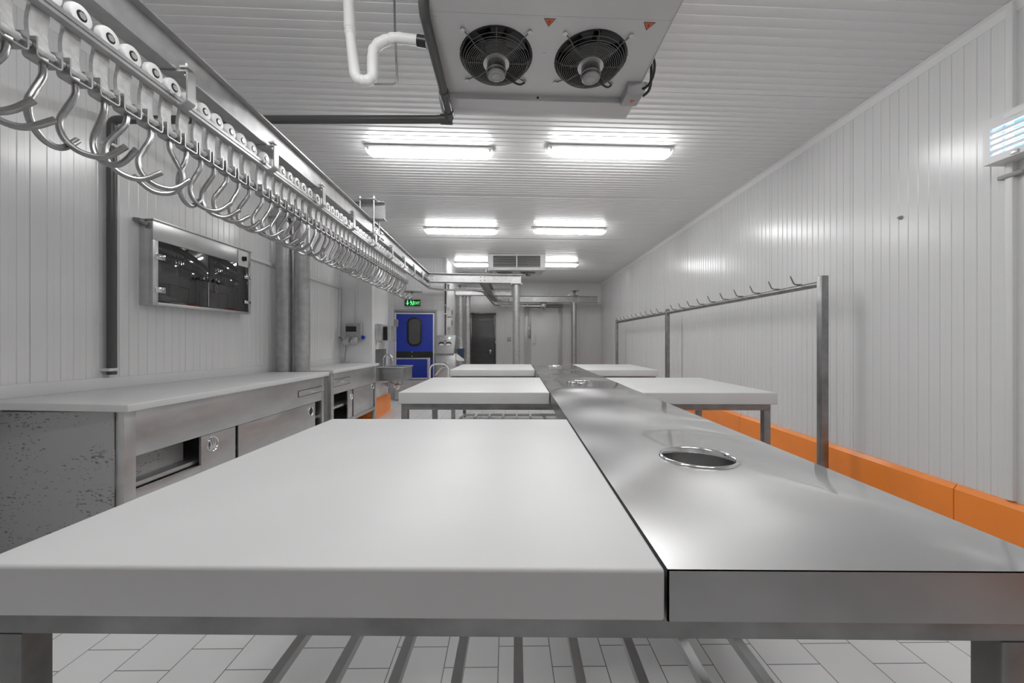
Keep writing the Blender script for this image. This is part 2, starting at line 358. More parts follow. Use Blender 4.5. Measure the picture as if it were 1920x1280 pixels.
d2 = bpy.data.objects.new('door_2', None); COL.objects.link(d2); d2.location = PFW.pt(PFW.hit(905)[0], 0, 0); struct(d2); ROOT['door_2'] = Matrix.Translation(d2.location).inverted()
a0, a1, _, z1 = PFW.rect(881.5, 700, 929.8, 586.5)
mb = MB(); pframe(mb, PFW, a0, a1, 0, z1, 0.06, 0.0, 0.04, False); mb.build('casing', M['darkdoor'], d2, bevel=0.004)
mb = MB(); mb.pbox(PFW, a0+0.06, a1-0.06, 0.0, 0.03, 0.01, z1-0.06); mb.build('leaf', M['darkdoor'], d2)
for px, py, r, mm in ((919.5, 657, 0.035, 'nylon'), (914.3, 660.5, 0.03, 'black')):
    a, z = PFW.at(px, py); mb = MB(); mb.cyl(PFW.pt(a, 0.03, z), PFW.pt(a, 0.075, z), r, 14)
    if mm == 'nylon': mb.pbox(PFW, a-0.01, a+0.01, 0.03, 0.05, z-0.1, z)
    mb.build('door_knob', M[mm], d2)
for py in (595, 641):
    a, z = PFW.at(929.3, py); mb = MB(); mb.cyl(PFW.pt(a, 0.05, z-0.05), PFW.pt(a, 0.05, z+0.05), 0.014, 10); mb.build('hinge', M['bolt'], d2)

d3 = bpy.data.objects.new('door_3', None); COL.objects.link(d3); d3.location = PFW.pt(PFW.hit(1018)[0], 0, 0); struct(d3); ROOT['door_3'] = Matrix.Translation(d3.location).inverted()
a0, a1, _, z1 = PFW.rect(983, 700, 1054, 574)
mb = MB(); pframe(mb, PFW, a0, a1, 0, z1, 0.16, 0.0, 0.03, False); mb.build('casing', M['coolw'], d3, bevel=0.004)
b0, b1, _, c1 = PFW.rect(995, 700, 1046, 577.5)
mb = MB(); mb.pbox(PFW, b0, b1, 0.0, 0.09, 0.02, c1); mb.build('leaf', M['trimw'], d3, bevel=0.006)
e0, e1, g0, g1 = PFW.rect(990, 634.2, 994.5, 612.3)
mb = MB(); mb.pbox(PFW, e0, e1, 0.03, 0.06, g0, g1); lk = mb.build('lock_plate', M['frame'], d3, bevel=0.004)
for q in (0.2, 0.62, 0.78):
    mb = MB(); z = g0+(g1-g0)*q; mb.cyl(PFW.pt((e0+e1)/2, 0.06, z), PFW.pt((e0+e1)/2, 0.075, z), 0.014, 8); mb.build('button', M['black'], lk)
e0, e1, g0, g1 = PFW.rect(998.5, 644, 1003.6, 627.5)
mb = MB(); mb.tube(fillet([PFW.pt(e0, 0.09, g0), PFW.pt(e0, 0.15, g0), PFW.pt(e1, 0.15, g0), PFW.pt(e1, 0.15, g1), PFW.pt(e1, 0.09, g1)], 0.02, 4), 0.009, 8); mb.build('door_handle', M['trimw'], d3)
a, b, g0, g1 = PFW.rect(983, 576.8, 1054, 571.6)
mb = MB(); mb.pbox(PFW, a, b, 0.03, 0.16, g0, g1); mb.build('sliding_track', M['grey'], d3, bevel=0.004)

# ------------------------------------------------------------------ fluorescent ceiling lights
def ceiling_light(u, d, label):
    p = C(u, d, CEIL); t = thing('fluorescent_light', label, 'ceiling light', p, TILT, 'fluorescent ceiling lights')
    Rz = Matrix.Translation(p) @ Matrix.Rotation(TILT, 4, 'Z'); Lh = 0.635
    mb = MB()   # diffuser: a lens with sloped ends
    prof = [(-0.055,-0.06),(-0.05,-0.095),(-0.03,-0.112),(0.03,-0.112),(0.05,-0.095),(0.055,-0.06)]
    ins = [(-0.055,-0.062),(-0.052,-0.07),(-0.035,-0.08),(0.035,-0.08),(0.052,-0.07),(0.055,-0.062)]
    n = len(prof); vs = []
    for x, pr in ((-Lh+0.012, ins), (-Lh+0.06, prof), (Lh-0.06, prof), (Lh-0.012, ins)): vs += [(x, a, b) for a, b in pr]
    fs = [(i*n+k, i*n+(k+1) % n, (i+1)*n+(k+1) % n, (i+1)*n+k) for i in range(3) for k in range(n)] + [tuple(range(n))[::-1], tuple(range(3*n, 4*n))]
    mb.add(vs, fs).xf(Rz); mb.build('diffuser', M['tube'], t)
    mb = MB(); mb.box((-Lh, -0.05, -0.058), (Lh, 0.05, -0.022)).xf(Rz); mb.build('housing', M['white'], t, bevel=0.006)
    for x in (-0.45, 0.45):
        mb = MB(); mb.box((x-0.03, -0.02, -0.024), (x+0.03, 0.02, 0.002)); mb.xf(Rz).build('mounting_clip', M['bolt'], t)
    for x in (-Lh+0.03, Lh-0.03):
        mb = MB(); mb.box((x-0.012, -0.062, -0.075), (x+0.012, 0.062, -0.04)).xf(Rz); mb.build('end_clip', M['white'], t, bevel=0.003)
for u, d, lab in ((-0.83, 4.0, 'lit fluorescent light over the cutting boards, first row past the big fan cooler, rail side'),
                  (0.99, 4.0, 'lit fluorescent light first past the big fan cooler, on the orange skirting side'),
                  (-0.88, 6.85, 'lit fluorescent light of the middle row, on the meat rail side'),
                  (1.0, 6.85, 'lit fluorescent light of the middle row, on the orange skirting side'),
                  (-0.81, 9.85, 'lit fluorescent light partly behind the louvred far cooler, rail side'),
                  (1.02, 9.85, 'lit fluorescent light at the far end beside the louvred cooler, orange skirting side'),
                  (-0.85, 1.0, 'lit fluorescent light above the front cutting board, rail side'),
                  (1.0, 1.0, 'lit fluorescent light above the front of the steel strip')):
    ceiling_light(u, d, lab)

# ------------------------------------------------------------------ cutting tables
ZT = CZ - 0.38; SLAB = 0.0875
XS0, XS1 = 0.2527, 0.933
def cutting_board(x0, x1, y0, y1, label, skew=0.0):
    c = ((x0+x1)/2, (y0+y1)/2, ZT-SLAB)
    o = MB().hexa([(x,y,z) for z in (ZT-SLAB, ZT) for x, y in ((x0-skew,y0),(x1,y0),(x1,y1),(x0,y1))]).build('cutting_board', M['poly'], bevel=0.007, seg=3, at=c)
    tag(o, label, 'cutting board', 'white cutting boards')
G = 0.004
cutting_board(-0.908, XS0-G, 0.660, 1.935, 'big white plastic cutting board in front, lying beside the wide end of the steel strip', 0.022)
cutting_board(-0.884, XS0-G, 2.945, 4.170, 'white plastic cutting board second in line, between steel strip and steel counters')
cutting_board(XS1+G, 1.938, 2.945, 4.170, 'white plastic cutting board second in line, on the orange skirting side of the strip')
cutting_board(-0.896, XS0-G, 5.306, 6.600, 'white plastic cutting board at the far end, on the steel counter side of the strip')
cutting_board(XS1+G, 1.905, 5.306, 6.600, 'white plastic cutting board at the far end, on the orange skirting side of the strip')

def table_frame(x0, x1, y0, y1, label, mid=None):
    t = thing('table_frame', label, 'table frame', ((x0+x1)/2, (y0+y1)/2, 0), 0, 'steel table frames')
    z1 = ZT-SLAB-0.001; q = 0.05
    for nm, a, b in (('front_rail', (x0,y0,z1-q), (x1,y0+q,z1)), ('back_rail', (x0,y1-q,z1-q), (x1,y1,z1)),
                     ('side_rail', (x0,y0+q,z1-q), (x0+q,y1-q,z1)), ('side_rail', (x1-q,y0+q,z1-q), (x1,y1-q,z1))):
        MB().box(a, b).build(nm, M['frame'], t, bevel=0.004)
    for x in (x0, x1-q):
        for y in (y0, y1-q):
            lg = MB().box((x,y,0.015), (x+q,y+q,z1-q)).build('leg', M['frame'], t, bevel=0.004)
            MB().cyl((x+q/2,y+q/2,0), (x+q/2,y+q/2,0.016), 0.024, 16).build('foot', M['black'], lg)
    zs = 0.50; xa, xb = -0.54, 0.55; n = 8
    mb = MB()
    for i in range(n+1):
        x = xa+(xb-xa)*i/n; mb.box((x-0.011,y0+0.055,zs-0.012), (x+0.011,y1-0.09,zs+0.010))
    for y in (y0+0.05, y1-0.1): mb.box((xa-0.011,y,zs-0.016), (xb+0.011,y+0.022,zs+0.009))
    sh = mb.build('grid_shelf', M['steel'], t)
    for x in (xa, xb):
        for y in (y1-0.028,):
            MB().box((x-0.01,y,zs-0.014), (x+0.01,y+0.02,z1-q)).build('hanger', M['frame'], sh)
            MB().box((x-0.01,min(y, y0+0.05 if y < (y0+y1)/2 else y1-0.1),zs-0.014), (x+0.01,max(y+0.02, y0+0.06 if y < (y0+y1)/2 else y),zs)).build('hanger_foot', M['frame'], sh)
    return t
table_frame(-0.928, 0.889, 0.69, 1.905, 'square-tube steel table frame under the front cutting board and strip end')
table_frame(-0.875, 1.915, 2.99, 4.14, 'square-tube steel table frame under the second pair of cutting boards')
table_frame(-0.885, 1.885, 5.35, 6.57, 'square-tube steel table frame under the far pair of cutting boards')

# polished steel strip with waste chutes
SY0, SY1 = 0.662, 6.58; HR = 0.112
holes = [(0.593, 1.296), (0.593, 3.70), (0.593, 6.10)]
ts = thing('steel_worktop', 'long polished stainless steel strip with round holes between the white cutting boards', 'worktop', (0.593, 3.6, ZT))
mb = MB(); ring = plate_with_holes(mb, XS0, XS1, SY0, SY1, holes, ZT); y = SY0
for cx, cy in holes:
    mb.add([(XS0,y,ZT),(XS1,y,ZT),(XS1,cy-0.2,ZT),(XS0,cy-0.2,ZT)], [(0,1,2,3)])
    ring(cx, cy, HR, XS0, XS1, cy-0.2, cy+0.2); y = cy+0.2
mb.add([(XS0,y,ZT),(XS1,y,ZT),(XS1,SY1,ZT),(XS0,SY1,ZT)], [(0,1,2,3)])
mb.build('top_sheet', M['strip'], ts, solid=0.003, flat=True)
mb = MB(); zb = ZT-SLAB
for a, b in (((XS0,SY0,zb), (XS0+0.003,SY1,ZT-0.0005)), ((XS1-0.003,SY0,zb), (XS1,SY1,ZT-0.0005)), ((XS0,SY0,zb), (XS1,SY0+0.003,ZT-0.0005)), ((XS0,SY1-0.003,zb), (XS1,SY1,ZT-0.0005))):
    mb.box(a, b)
mb.build('folded_apron', M['apron'], ts)
for cx, cy in holes:
    mb = MB(); mb.lathe([(HR-0.006,-0.012),(HR-0.004,0.002),(HR-0.001,0.007),(HR+0.003,0.007),(HR+0.006,0.005),(HR+0.008,0.0003),(HR-0.001,-0.002),(HR-0.003,-0.012)], (cx,cy,ZT), (0,0,1), 48)
    mb.build('chute_rim', M['chrome'], ts, smooth=60)
    mb = MB(); mb.lathe([(HR-0.006,-0.075),(HR-0.006,-0.012),(HR-0.003,-0.012),(HR-0.003,-0.075)], (cx,cy,ZT), (0,0,1), 48); mb.build('chute_collar', M['frame'], ts, smooth=60)

# ------------------------------------------------------------------ counter-side cabinets and their tops
ZC = CZ - 0.345
def worktop(pts, zs, back_x, yb0, yb1, label):
    """pts: near front, far front, far back, near back; zs their heights"""
    t = thing('counter_worktop', label, 'worktop', ((pts[0][0]+pts[2][0])/2, (pts[0][1]+pts[2][1])/2, ZC-0.042))
    mb = MB(); th = 0.042
    mb.hexa([(x,y,z-th) for (x,y), z in zip(pts, zs)] + [(x,y,z) for (x,y), z in zip(pts, zs)])
    mb.build('slab', M['poly'], t, bevel=0.006, seg=3)
    mb = MB(); zA = zs[3]; zB = zs[2]; hB = 0.075
    f = lambda y: zA + (zB-zA)*(y-pts[3][1])/(pts[2][1]-pts[3][1])
    x = back_x; mb.hexa([(x,yb0,f(yb0)-0.002),(x+0.03,yb0,f(yb0)-0.002),(x+0.03,yb1,f(yb1)-0.002),(x,yb1,f(yb1)-0.002),(x,yb0,f(yb0)+hB),(x+0.03,yb0,f(yb0)+hB),(x+0.03,yb1,f(yb1)+hB),(x,yb1,f(yb1)+hB)])
    mb.build('upstand', M['poly'], t, bevel=0.005)
XB = XL+0.004
worktop([(-2.115,2.125),(-2.115,4.445),(XB,4.445),(XB,2.03)], [ZC,ZC,ZC,ZC+0.03], XB, 2.035, 4.42, 'long white plastic counter top below the wall cabinet')
worktop([(-2.205,4.735),(-2.205,6.325),(XB,6.325),(XB,4.735)], [ZC]*4, XB, 4.74, 6.3, 'shorter white plastic counter top between the round columns and the sink')

def cup_handle(P, a, z, par, r=0.05):
    mb = MB(); o = P.pt(a, 0, z); n = Vector((P.n.x,P.n.y,0))
    mb.lathe([(r*0.78,0.001),(r*0.8,0.008),(r*0.92,0.012),(r,0.006),(r,0.0)], o, n, 28); h = mb.build('cup_handle', M['chrome'], par, smooth=60)
    return h
def dish(P, a, z, par, r, m, t=0.002):
    mb = MB(); mb.cyl(P.pt(a, t-0.0015, z), P.pt(a, t, z), r, 24); return mb.build('handle_dish', m, par)
def base_cabinet(xf, y0, y1, px_legs, label, kind):
    P = Plane(xf, 0, R(90)); t = thing('base_cabinet', label, 'cabinet', ((xf+XL)/2, (y0+y1)/2, 0))
    zt = ZC-0.043; zf = 0.598; zb = 0.17; xb = XL+0.03
    Y = lambda px: P.hit(px)[0]
    # carcass
    MB().box((XL+0.004,y0-0.012,0.06), (xf-0.05,y0-0.002,zt)).build('end_panel', M['speck'], t)
    MB().box((xb,y1-0.012,zb), (xf-0.004,y1-0.004,zt)).build('end_panel', M['steel'], t)
    MB().box((xb,y0+0.012,zb), (xb+0.012,y1-0.012,zt)).build('back_panel', M['speck'], t)
    MB().box((xb,y0+0.012,zb), (xf-0.03,y1-0.012,zb+0.02)).build('floor_panel', M['steel'], t)
    MB().box((xb+0.012,y0+0.012,0.40), (xf-0.05,y1-0.012,0.43)).build('shelf', M['steel'], t, bevel=0.002)
    MB().box((xb+0.012,y0+0.012,zt-0.004), (xf-0.02,y1-0.012,zt)).build('deck', M['steel'], t)
    for ya, yb in ((y0, y0+0.07), (y1-0.045, y1)):
        for xa in (xf-0.05, xb):
            MB().box((xa,ya,0.0), (xa+0.05 if xa > -2.6 else xa+0.05,yb,zt-0.001)).build('leg', M['steel'], t, bevel=0.003)
    MB().box((xf-0.03,y0+0.07,zf), (xf-0.002,y1-0.045,zt-0.001)).build('fascia', M['steel'], t, bevel=0.001)
    MB().box((xf-0.03,y0+0.07,zb), (xf-0.002,y1-0.045,zb+0.05)).build('plinth_rail', M['steel'], t, bevel=0.001)
    def door(pa, pb, hx, off, r=0.05, m='glass', back=0.0):
        a, b = Y(pa), Y(pb); mb = MB(); mb.box((xf-0.022-back,a,zb+0.052), (xf-0.006-back,b,zf-0.004))
        dr = mb.build('sliding_door', M['steel'], t, bevel=0.0015); Q = Plane(xf-0.006-back, 0, R(90)); ah = Q.hit(hx)[0]
        cup_handle(Q, ah, off, dr, r); dish(Q, ah, off, dr, r*0.79, M[m]); return dr, ah, Q
    def drawer(rc):
        a, b, z0, z1 = P.rect(*rc); z0 = max(z0, zf+0.03)
        dw = MB().box((xf-0.004,a,z0), (xf+0.004,b,z1)).build('drawer', M['steel'], t, bevel=0.0015)
        mb = MB(); c = (a+b)/2; z = (z0+z1)/2; mb.tube(fillet([(xf+0.003,c-0.045,z),(xf+0.024,c-0.045,z),(xf+0.024,c+0.045,z),(xf+0.003,c+0.045,z)], 0.012, 4), 0.008, 8); mb.build('drawer_handle', M['chrome'], dw)
        # dark strips in place of the shadow in the gap round the drawer
        mb = MB()
        for (ya, yb, za, zc) in ((a-0.007,b+0.007,z1,z1+0.006),(a-0.007,b+0.007,z0-0.006,z0),(a-0.007,a,z0,z1),(b,b+0.007,z0,z1)): mb.box((xf-0.006,ya,za), (xf-0.0005,yb,zc))
        mb.build('drawer_gap_shade', M['dark'], dw)
    if kind == 0:
        a, b = Y(247), Y(378)
        MB().box((xf-0.16,a-0.02,0.40), (xf-0.145,b+0.02,zf+0.03)).build('recessed_panel', M['speck'], t)
        MB().box((xf-0.03,a,0.352), (xf-0.003,b,0.40)).build('ledge', M['steel'], t, bevel=0.002)
        dr, ah, Q = door(379, 443, 397.5, 0.52, 0.055, 'chrome')
        mb = MB()
        for q in (-0.018, 0, 0.018): mb.tube([Q.pt(ah+q, 0.003, 0.52-0.034), Q.pt(ah+q, 0.010, 0.52), Q.pt(ah+q, 0.003, 0.52+0.034)], 0.006, 6)
        mb.build('grip_ribs', M['chrome'], dr)
        door(448.5, 592, 582, 0.515, 0.05, 'black')
        drawer((560, 744, 607.5, 723))
    else:
        drawer((626, 725, 656.5, 706))
        door(653, 661.5, 658, 0.50, 0.045, 'chrome', 0.0); door(664, 701, 698, 0.55, 0.045, 'black')
    return t
base_cabinet(-2.165, 2.155, 4.42, None, 'long low steel cabinet with sliding doors under the longer counter top', 0)
base_cabinet(-2.245, 4.765, 6.30, None, 'shorter low steel cabinet with open shelf beside the sink', 1)

# ------------------------------------------------------------------ wall cabinet with dark doors
XC = -2.738; PC = Plane(XC, 0, R(90)); yc0, yc1 = 2.945, 4.04; zc0, zc1 = 1.528, 2.165
t = thing('wall_cabinet', 'steel wall cabinet with two dark glass doors above the long counter', 'wall cabinet', ((XL+XC)/2, (yc0+yc1)/2, zc0))
mb = MB(); mb.box((XL+0.004,yc0,zc0), (XC-0.016,yc0+0.012,zc1)).box((XL+0.004,yc1-0.012,zc0), (XC-0.016,yc1,zc1)).box((XL+0.004,yc0+0.012,zc0), (XC-0.016,yc1-0.012,zc0+0.012)).box((XL+0.004,yc0+0.012,zc1-0.012), (XC-0.016,yc1-0.012,zc1)).box((XL+0.004,yc0+0.012,zc0+0.012), (XL+0.01,yc1-0.012,zc1-0.012))
mb.build('carcass', M['steel'], t, bevel=0.002)
go = 2.02
mb = MB(); mb.box((XC-0.016,yc0,go), (XC,yc1,zc1)).box((XC-0.016,yc0,zc0), (XC,yc0+0.045,go)).box((XC-0.016,yc1-0.03,zc0), (XC,yc1,go)).box((XC-0.016,yc0+0.045,zc0), (XC,yc1-0.03,zc0+0.022))
mb.build('front_frame', M['steel'], t, bevel=0.002)
mb = MB(); mb.box((XL+0.003,yc0-0.01,zc1), (XC+0.012,yc1+0.012,zc1+0.012)); mb.build('lid', M['steel'], t, bevel=0.003)
ym = PC.hit(392)[0]
for a, b, hs in ((yc0+0.046, ym-0.003, yc0), (ym+0.003, yc1-0.031, yc1)):
    dr = MB().box((XC-0.012,a,zc0+0.023), (XC-0.002,b,go-0.002)).build('glass_door', M['glass'], t, bevel=0.001)
    for z in (zc0+0.12, go-0.12):
        if hs == yc0: MB().box((XC-0.001,yc0+0.015,z-0.025), (XC+0.008,yc0+0.10,z+0.02)).build('hinge', M['chrome'], dr, bevel=0.003)
        else: MB().box((XC-0.001,yc1-0.10,z-0.015), (XC+0.008,yc1-0.005,z+0.015)).build('hinge', M['chrome'], dr, bevel=0.003)
    s = -1 if hs == yc0 else 1
    mb = MB(); yk = ym+s*0.05; zk = PC.at(388, 524)[1]; mb.cyl((XC-0.002,yk,zk), (XC+0.018,yk,zk), 0.016, 14); mb.build('lock_barrel', M['black'], dr); mb = MB(); mb.cyl((XC+0.01,yk+s*0.05,zk-0.005), (XC+0.02,yk+s*0.09,zk-0.01), 0.013, 12); lk = mb.build('door_lock', M['black'], dr)
    mb = MB(); mb.cyl((XC+0.016,yk+s*0.035,zk), (XC+0.024,yk+s*0.035,zk), 0.012, 12); mb.build('key', M['chrome'], lk); mb = MB(); mb.cyl((XC+0.018,yk,zk+0.012), (XC+0.026,yk,zk+0.012), 0.008, 12); mb.build('key', M['chrome'], lk)
mb = MB(); yk = PC.hit(404)[0]; mb.tube([(XC+0.01, yk+0.014*math.cos(i*math.pi/6), zk-0.07+0.035*math.sin(i*math.pi/6)) for i in range(12)], 0.003, 6, True); mb.build('key_ring', M['tag'], t)
mb = MB(); mb.box((XC-0.001,ym-0.012,zc0+0.03), (XC+0.003,ym-0.004,zk-0.02)); mb.build('meeting_strip', M['chrome'], t)
a, b, z0, z1 = PC.rect(446, 497, 464, 474)
pl = MB().box((XC,a,z0), (XC+0.006,b,z1)).build('switch_plate', M['white'], t, bevel=0.002)
mb = MB(); mb.cyl((XC+0.006,(a+b)/2,(z0+z1)/2), (XC+0.03,(a+b)/2,(z0+z1)/2), 0.026, 18, 0.02); mb.box((XC+0.03,(a+b)/2-0.006,(z0+z1)/2-0.022), (XC+0.038,(a+b)/2+0.006,(z0+z1)/2+0.022)); mb.build('rotary_switch', M['black'], pl)
mb = MB(); mb.tube(fillet([(XL+0.002,yc0-0.035,zc1-0.005),(XL+0.05,yc0-0.035,zc1-0.01),(XL+0.075,yc0-0.002,zc1-0.035)], 0.02, 5), 0.016, 12); mb.box((XL+0.06,yc0-0.008,zc1-0.06), (XL+0.095,yc0-0.001,zc1-0.02)); mb.build('cable_gland', M['frame'], t)

# ------------------------------------------------------------------ services on the counter-side wall
yv = PLW.hit(199)[0]; rv = 0.0275
t = thing('drain_pipe', 'dark grey plastic drain pipe running under the ceiling and down beside the wall cabinet', 'pipe', (XL+0.04, yv, 1.0))
pA = C(-0.424, 2.73, CZ+1.535); xw = XL+0.04
path = fillet([(xw, yv, 1.02), (xw, yv, 2.79), (pA.x, pA.y, 2.785)], 0.05, 6)
mb = MB(); mb.tube(path, rv, 16); mb.build('pipe_run', M['greyp'], t)
pB = C(-0.445, 1.97, CZ+1.66)
mb = MB(); mb.tube(fillet([(pA.x-0.09, pA.y-0.005, pA.z), pA, pB, pB+Vector((0.02,-0.03,0.12))], [0.03,0.06], 6), rv*0.98, 16)
mb.cyl(Vector(pA)+Vector((-0.07,-0.003,0)), Vector(pA)+Vector((0.012,0.002,0)), rv*1.25, 16); q = (pB-pA).normalized()
mb.cyl(pA+q*0.03, pA+q*0.08, rv*1.2, 16); mb.cyl(pA+q*0.2, pA+q*0.25, rv*1.15, 16); mb.build('riser', M['greyp'], t)
MB().box((XL,yv-0.045,1.045), (xw+0.03,yv+0.02,1.065)).build('pipe_clip', M['white'], t, bevel=0.003)
MB().box((XL,yv-0.045,2.60), (xw+0.03,yv+0.02,2.62)).build('pipe_clip', M['white'], t, bevel=0.003)

mb = MB(); zc = lambda px, py: PLW.at(px, py)
a0, z0 = zc(468, 482); a1, z1 = zc(637.5, 540); a0 = 4.06; z0 = 2.145; z1 = 2.11; a1 = YP0-0.012
mb.hexa([(XL+0.002,a0,z0-0.016),(XL+0.03,a0,z0-0.016),(XL+0.03,a1,z1-0.016),(XL+0.002,a1,z1-0.016),(XL+0.002,a0,z0+0.016),(XL+0.03,a0,z0+0.016),(XL+0.03,a1,z1+0.016),(XL+0.002,a1,z1+0.016)])
t = thing('cable_conduit', 'thin white conduit along the wall behind the round columns', 'conduit', (XL, 5.2, 1.3))
mb.build('level_run', M['white'], t, bevel=0.003)
zd = CZ+(640-631)/F*6.3; MB().box((XL+0.002,a1-0.032,zd), (XL+0.03,a1,z1-0.017)).build('drop', M['white'], t, bevel=0.003)

PP = Plane(0, YP0, 0.0)
t = thing('power_socket_box', 'grey electrical socket box with dark window on the pier above the short counter', 'socket box', PP.pt(PP.hit(666)[0], 0, 1.27))
a, b, z0, z1 = PP.rect(652, 639, 681, 607)
mb = MB(); mb.pbox(PP, a, b, 0.0, 0.10, z0, z1); mb.build('enclosure', M['grey'], t, bevel=0.01)
c, d, e, f_ = PP.rect(653.5, 622, 673, 612); mb = MB(); mb.pbox(PP, c, d, 0.10, 0.106, e, f_); mb.build('window_flap', M['black'], t, bevel=0.003)
for px in (655.5, 669.5):
    a_, z_ = PP.at(px, 635); o = PP.pt(a_, 0.08, z_); mb = MB(); mb.cyl(o, o+Vector((0,-0.07,-0.05)), 0.055, 18); s_ = mb.build('socket', M['grey'], t, bevel=0.006)
    mb = MB(); mb.cyl(o+Vector((0,-0.07,-0.05)), o+Vector((0,-0.08,-0.057)), 0.048, 18); mb.build('socket_lid', M['coolw'], s_)
a_, z_ = PP.at(681, 632); o = PP.pt(b, 0.06, z_); mb = MB(); mb.cyl(o, o+Vector((0.045,0,-0.01)), 0.03, 14); mb.build('blue_plug', M['blue'], t)
mb = MB(); p = PP.pt(PP.hit(669.5)[0], 0, 0); mb.box((p.x-0.016,YP0-0.022,z1), (p.x+0.016,YP0,CEIL)); mb.build('conduit', M['white'], t, bevel=0.003)
mb = MB(); q0 = Vector((XL+0.012,YP0-0.025,zd)); q1 = PP.pt(PP.hit(653.5)[0], 0.09, PP.at(654, 634)[1])
mb.tube(fillet([q0, q0+Vector((0.06,-0.03,-0.05)), (q0+q1)/2+Vector((0,-0.05,-0.08)), q1], 0.06, 5), 0.005, 8)
mb.build('supply_lead', M['black'], t)
mb = MB(); mb.tube([PP.pt(PP.hit(651.5)[0], 0.04, 1.24), PP.pt(PP.hit(649)[0], 0.015, 1.12), PP.pt(PP.hit(646.5)[0], 0.01, ZC+0.02)], 0.004, 6); mb.build('thin_lead', M['frame'], t)

# towel dispenser, splash plate and sink on the pier's side
PS = Plane(XP, 0, R(90))
a0, a1 = 6.47, 6.95
t = thing('towel_dispenser', 'pair of stainless dispensers on the pier above the sink', 'dispenser', (XP, 6.7, 1.28))
mb = MB(); mb.box((XP,6.46,1.27), (XP+0.1,6.56,1.54)); mb.build('soap_box', M['steel'], t, bevel=0.008)
mb = MB(); mb.box((XP,6.66,1.25), (XP+0.20,6.93,1.53)); bx = mb.build('towel_box', M['steel'], t, bevel=0.008)
mb = MB(); mb.box((XP+0.02,6.655,1.27), (XP+0.14,6.661,1.5)); mb.build('side_slot', M['black'], bx)
mb = MB(); mb.box((XP+0.03,6.47,1.225), (XP+0.08,6.53,1.27)); mb.build('push_lever', M['chrome'], t, bevel=0.004)
t = thing('wash_sink', 'stainless hand wash sink with gooseneck tap on the pier', 'sink', (XP+0.25, 6.73, 0.6))
sx1 = -1.85; sy0, sy1 = 6.45, 7.0; zr = 0.83; zbm = 0.6
mb = MB(); x0 = XP+0.004
mb.box((x0,sy0,zbm), (sx1,sy1,zr-0.02))
mb.build('basin', M['apron'], t, bevel=0.012, seg=3)
mb = MB(); mb.box((x0,sy0-0.015,zr-0.02), (sx1+0.015,sy0+0.025,zr)).box((x0,sy1-0.025,zr-0.02), (sx1+0.015,sy1+0.015,zr)).box((sx1-0.025,sy0+0.025,zr-0.02), (sx1+0.015,sy1-0.025,zr)).box((x0,sy0+0.025,zr-0.02), (x0+0.09,sy1-0.025,zr)); mb.build('rim', M['steel'], t, bevel=0.004)
mb = MB(); mb.box((x0,sy0+0.02,zr), (x0+0.006,sy1-0.02,1.12)); mb.build('splash_plate', M['frame'], t)
mb = MB(); bx = x0+0.05; yt = 6.6; mb.tube([(bx+0.03,yt,zr-0.002),(bx+0.03,yt,zr+0.1)]+[(bx+0.11-0.08*math.cos(i*math.pi/9),yt,zr+0.11+0.09*math.sin(i*math.pi/9)) for i in range(9)]+[(bx+0.19,yt,zr+0.09)], 0.013, 12); mb.cyl((bx+0.03,yt,zr-0.002), (bx+0.03,yt,zr+0.012), 0.028, 16)
mb.build('tap', M['chrome'], t)
mb = MB(); cx = XP+0.24; mb.lathe([(0.0,-0.02),(0.05,-0.02),(0.05,0.0),(0,0)], (cx,6.7,zbm), (0,0,1), 16); mb.tube(fillet([(cx,6.7,zbm-0.01),(cx,6.7,0.47),(cx+0.06,6.7,0.44),(cx+0.09,6.7,0.52),(XP+0.02,6.72,0.52)], 0.05, 5), 0.02, 10); mb.cyl((cx-0.06,6.6,0.53), (cx-0.06,6.68,0.53), 0.05, 16); mb.build('trap', M['chrome'], t)
mb = MB(); mb.tube(fillet([(sx1-0.16,6.6,zbm),(sx1-0.13,6.6,0.53),(sx1-0.07,6.6,0.52),(sx1-0.05,6.6,zbm)], 0.04, 5), 0.004, 6); mb.build('thin_lead', M['black'], t)

# ------------------------------------------------------------------ hygiene station by the blue door
DS = 8.3; PH = Plane(C(0, DS, 0).x, C(0, DS, 0).y, YAW)
t = thing('hygiene_station', 'steel hand and boot hygiene station standing before the blue door', 'hygiene station', PH.pt(PH.hit(800)[0], 0, 0))
H = lambda px, py: PH.at(px, py)
a0, a1, z0, z1 = PH.rect(740, 741, 843, 712.5)
mb = MB(); mb.pbox(PH, a0, a1, -0.5, 0.0, 0.03, z1); mb.build('boot_tray', M['steel'], t, bevel=0.01)
mb = MB(); zt_ = H(800, 672)[1]; za = H(800, 709.5)[1]; xa = H(731, 672)[0]; xb = H(803.5, 672)[0]
mb.pbox(PH, xa, xb, -0.045, 0.0, zt_-0.014, zt_+0.014).pbox(PH, a0, xb, -0.045, 0.0, za-0.016, za+0.016).pbox(PH, xb-0.028, xb+0.028, -0.05, 0.006, z1-0.01, zt_+0.016).pbox(PH, xa, xa+0.03, -0.045, 0.0, z1-0.005, zt_)
mb.build('side_rail', M['galv'], t, bevel=0.003)
mb = MB(); xs, xe = H(806.5, 700)[0], H(841, 700)[0]; zt2 = H(820, 682.5)[1]; n_ = Vector((PH.n.x,PH.n.y,0))
mb.tube(fillet([PH.pt(xs,0.03,z1-0.02), PH.pt(xs,0.03,zt2), PH.pt(xe,0.03,zt2), PH.pt(xe,0.03,z1-0.02)], 0.14, 8), 0.017, 12); mb.tube([PH.pt(H(815,704)[0],-0.05,H(815,704)[1]), PH.pt(H(829,688)[0],-0.05,H(829,688)[1])], 0.013, 10); mb.build('handrail', M['white'], t)
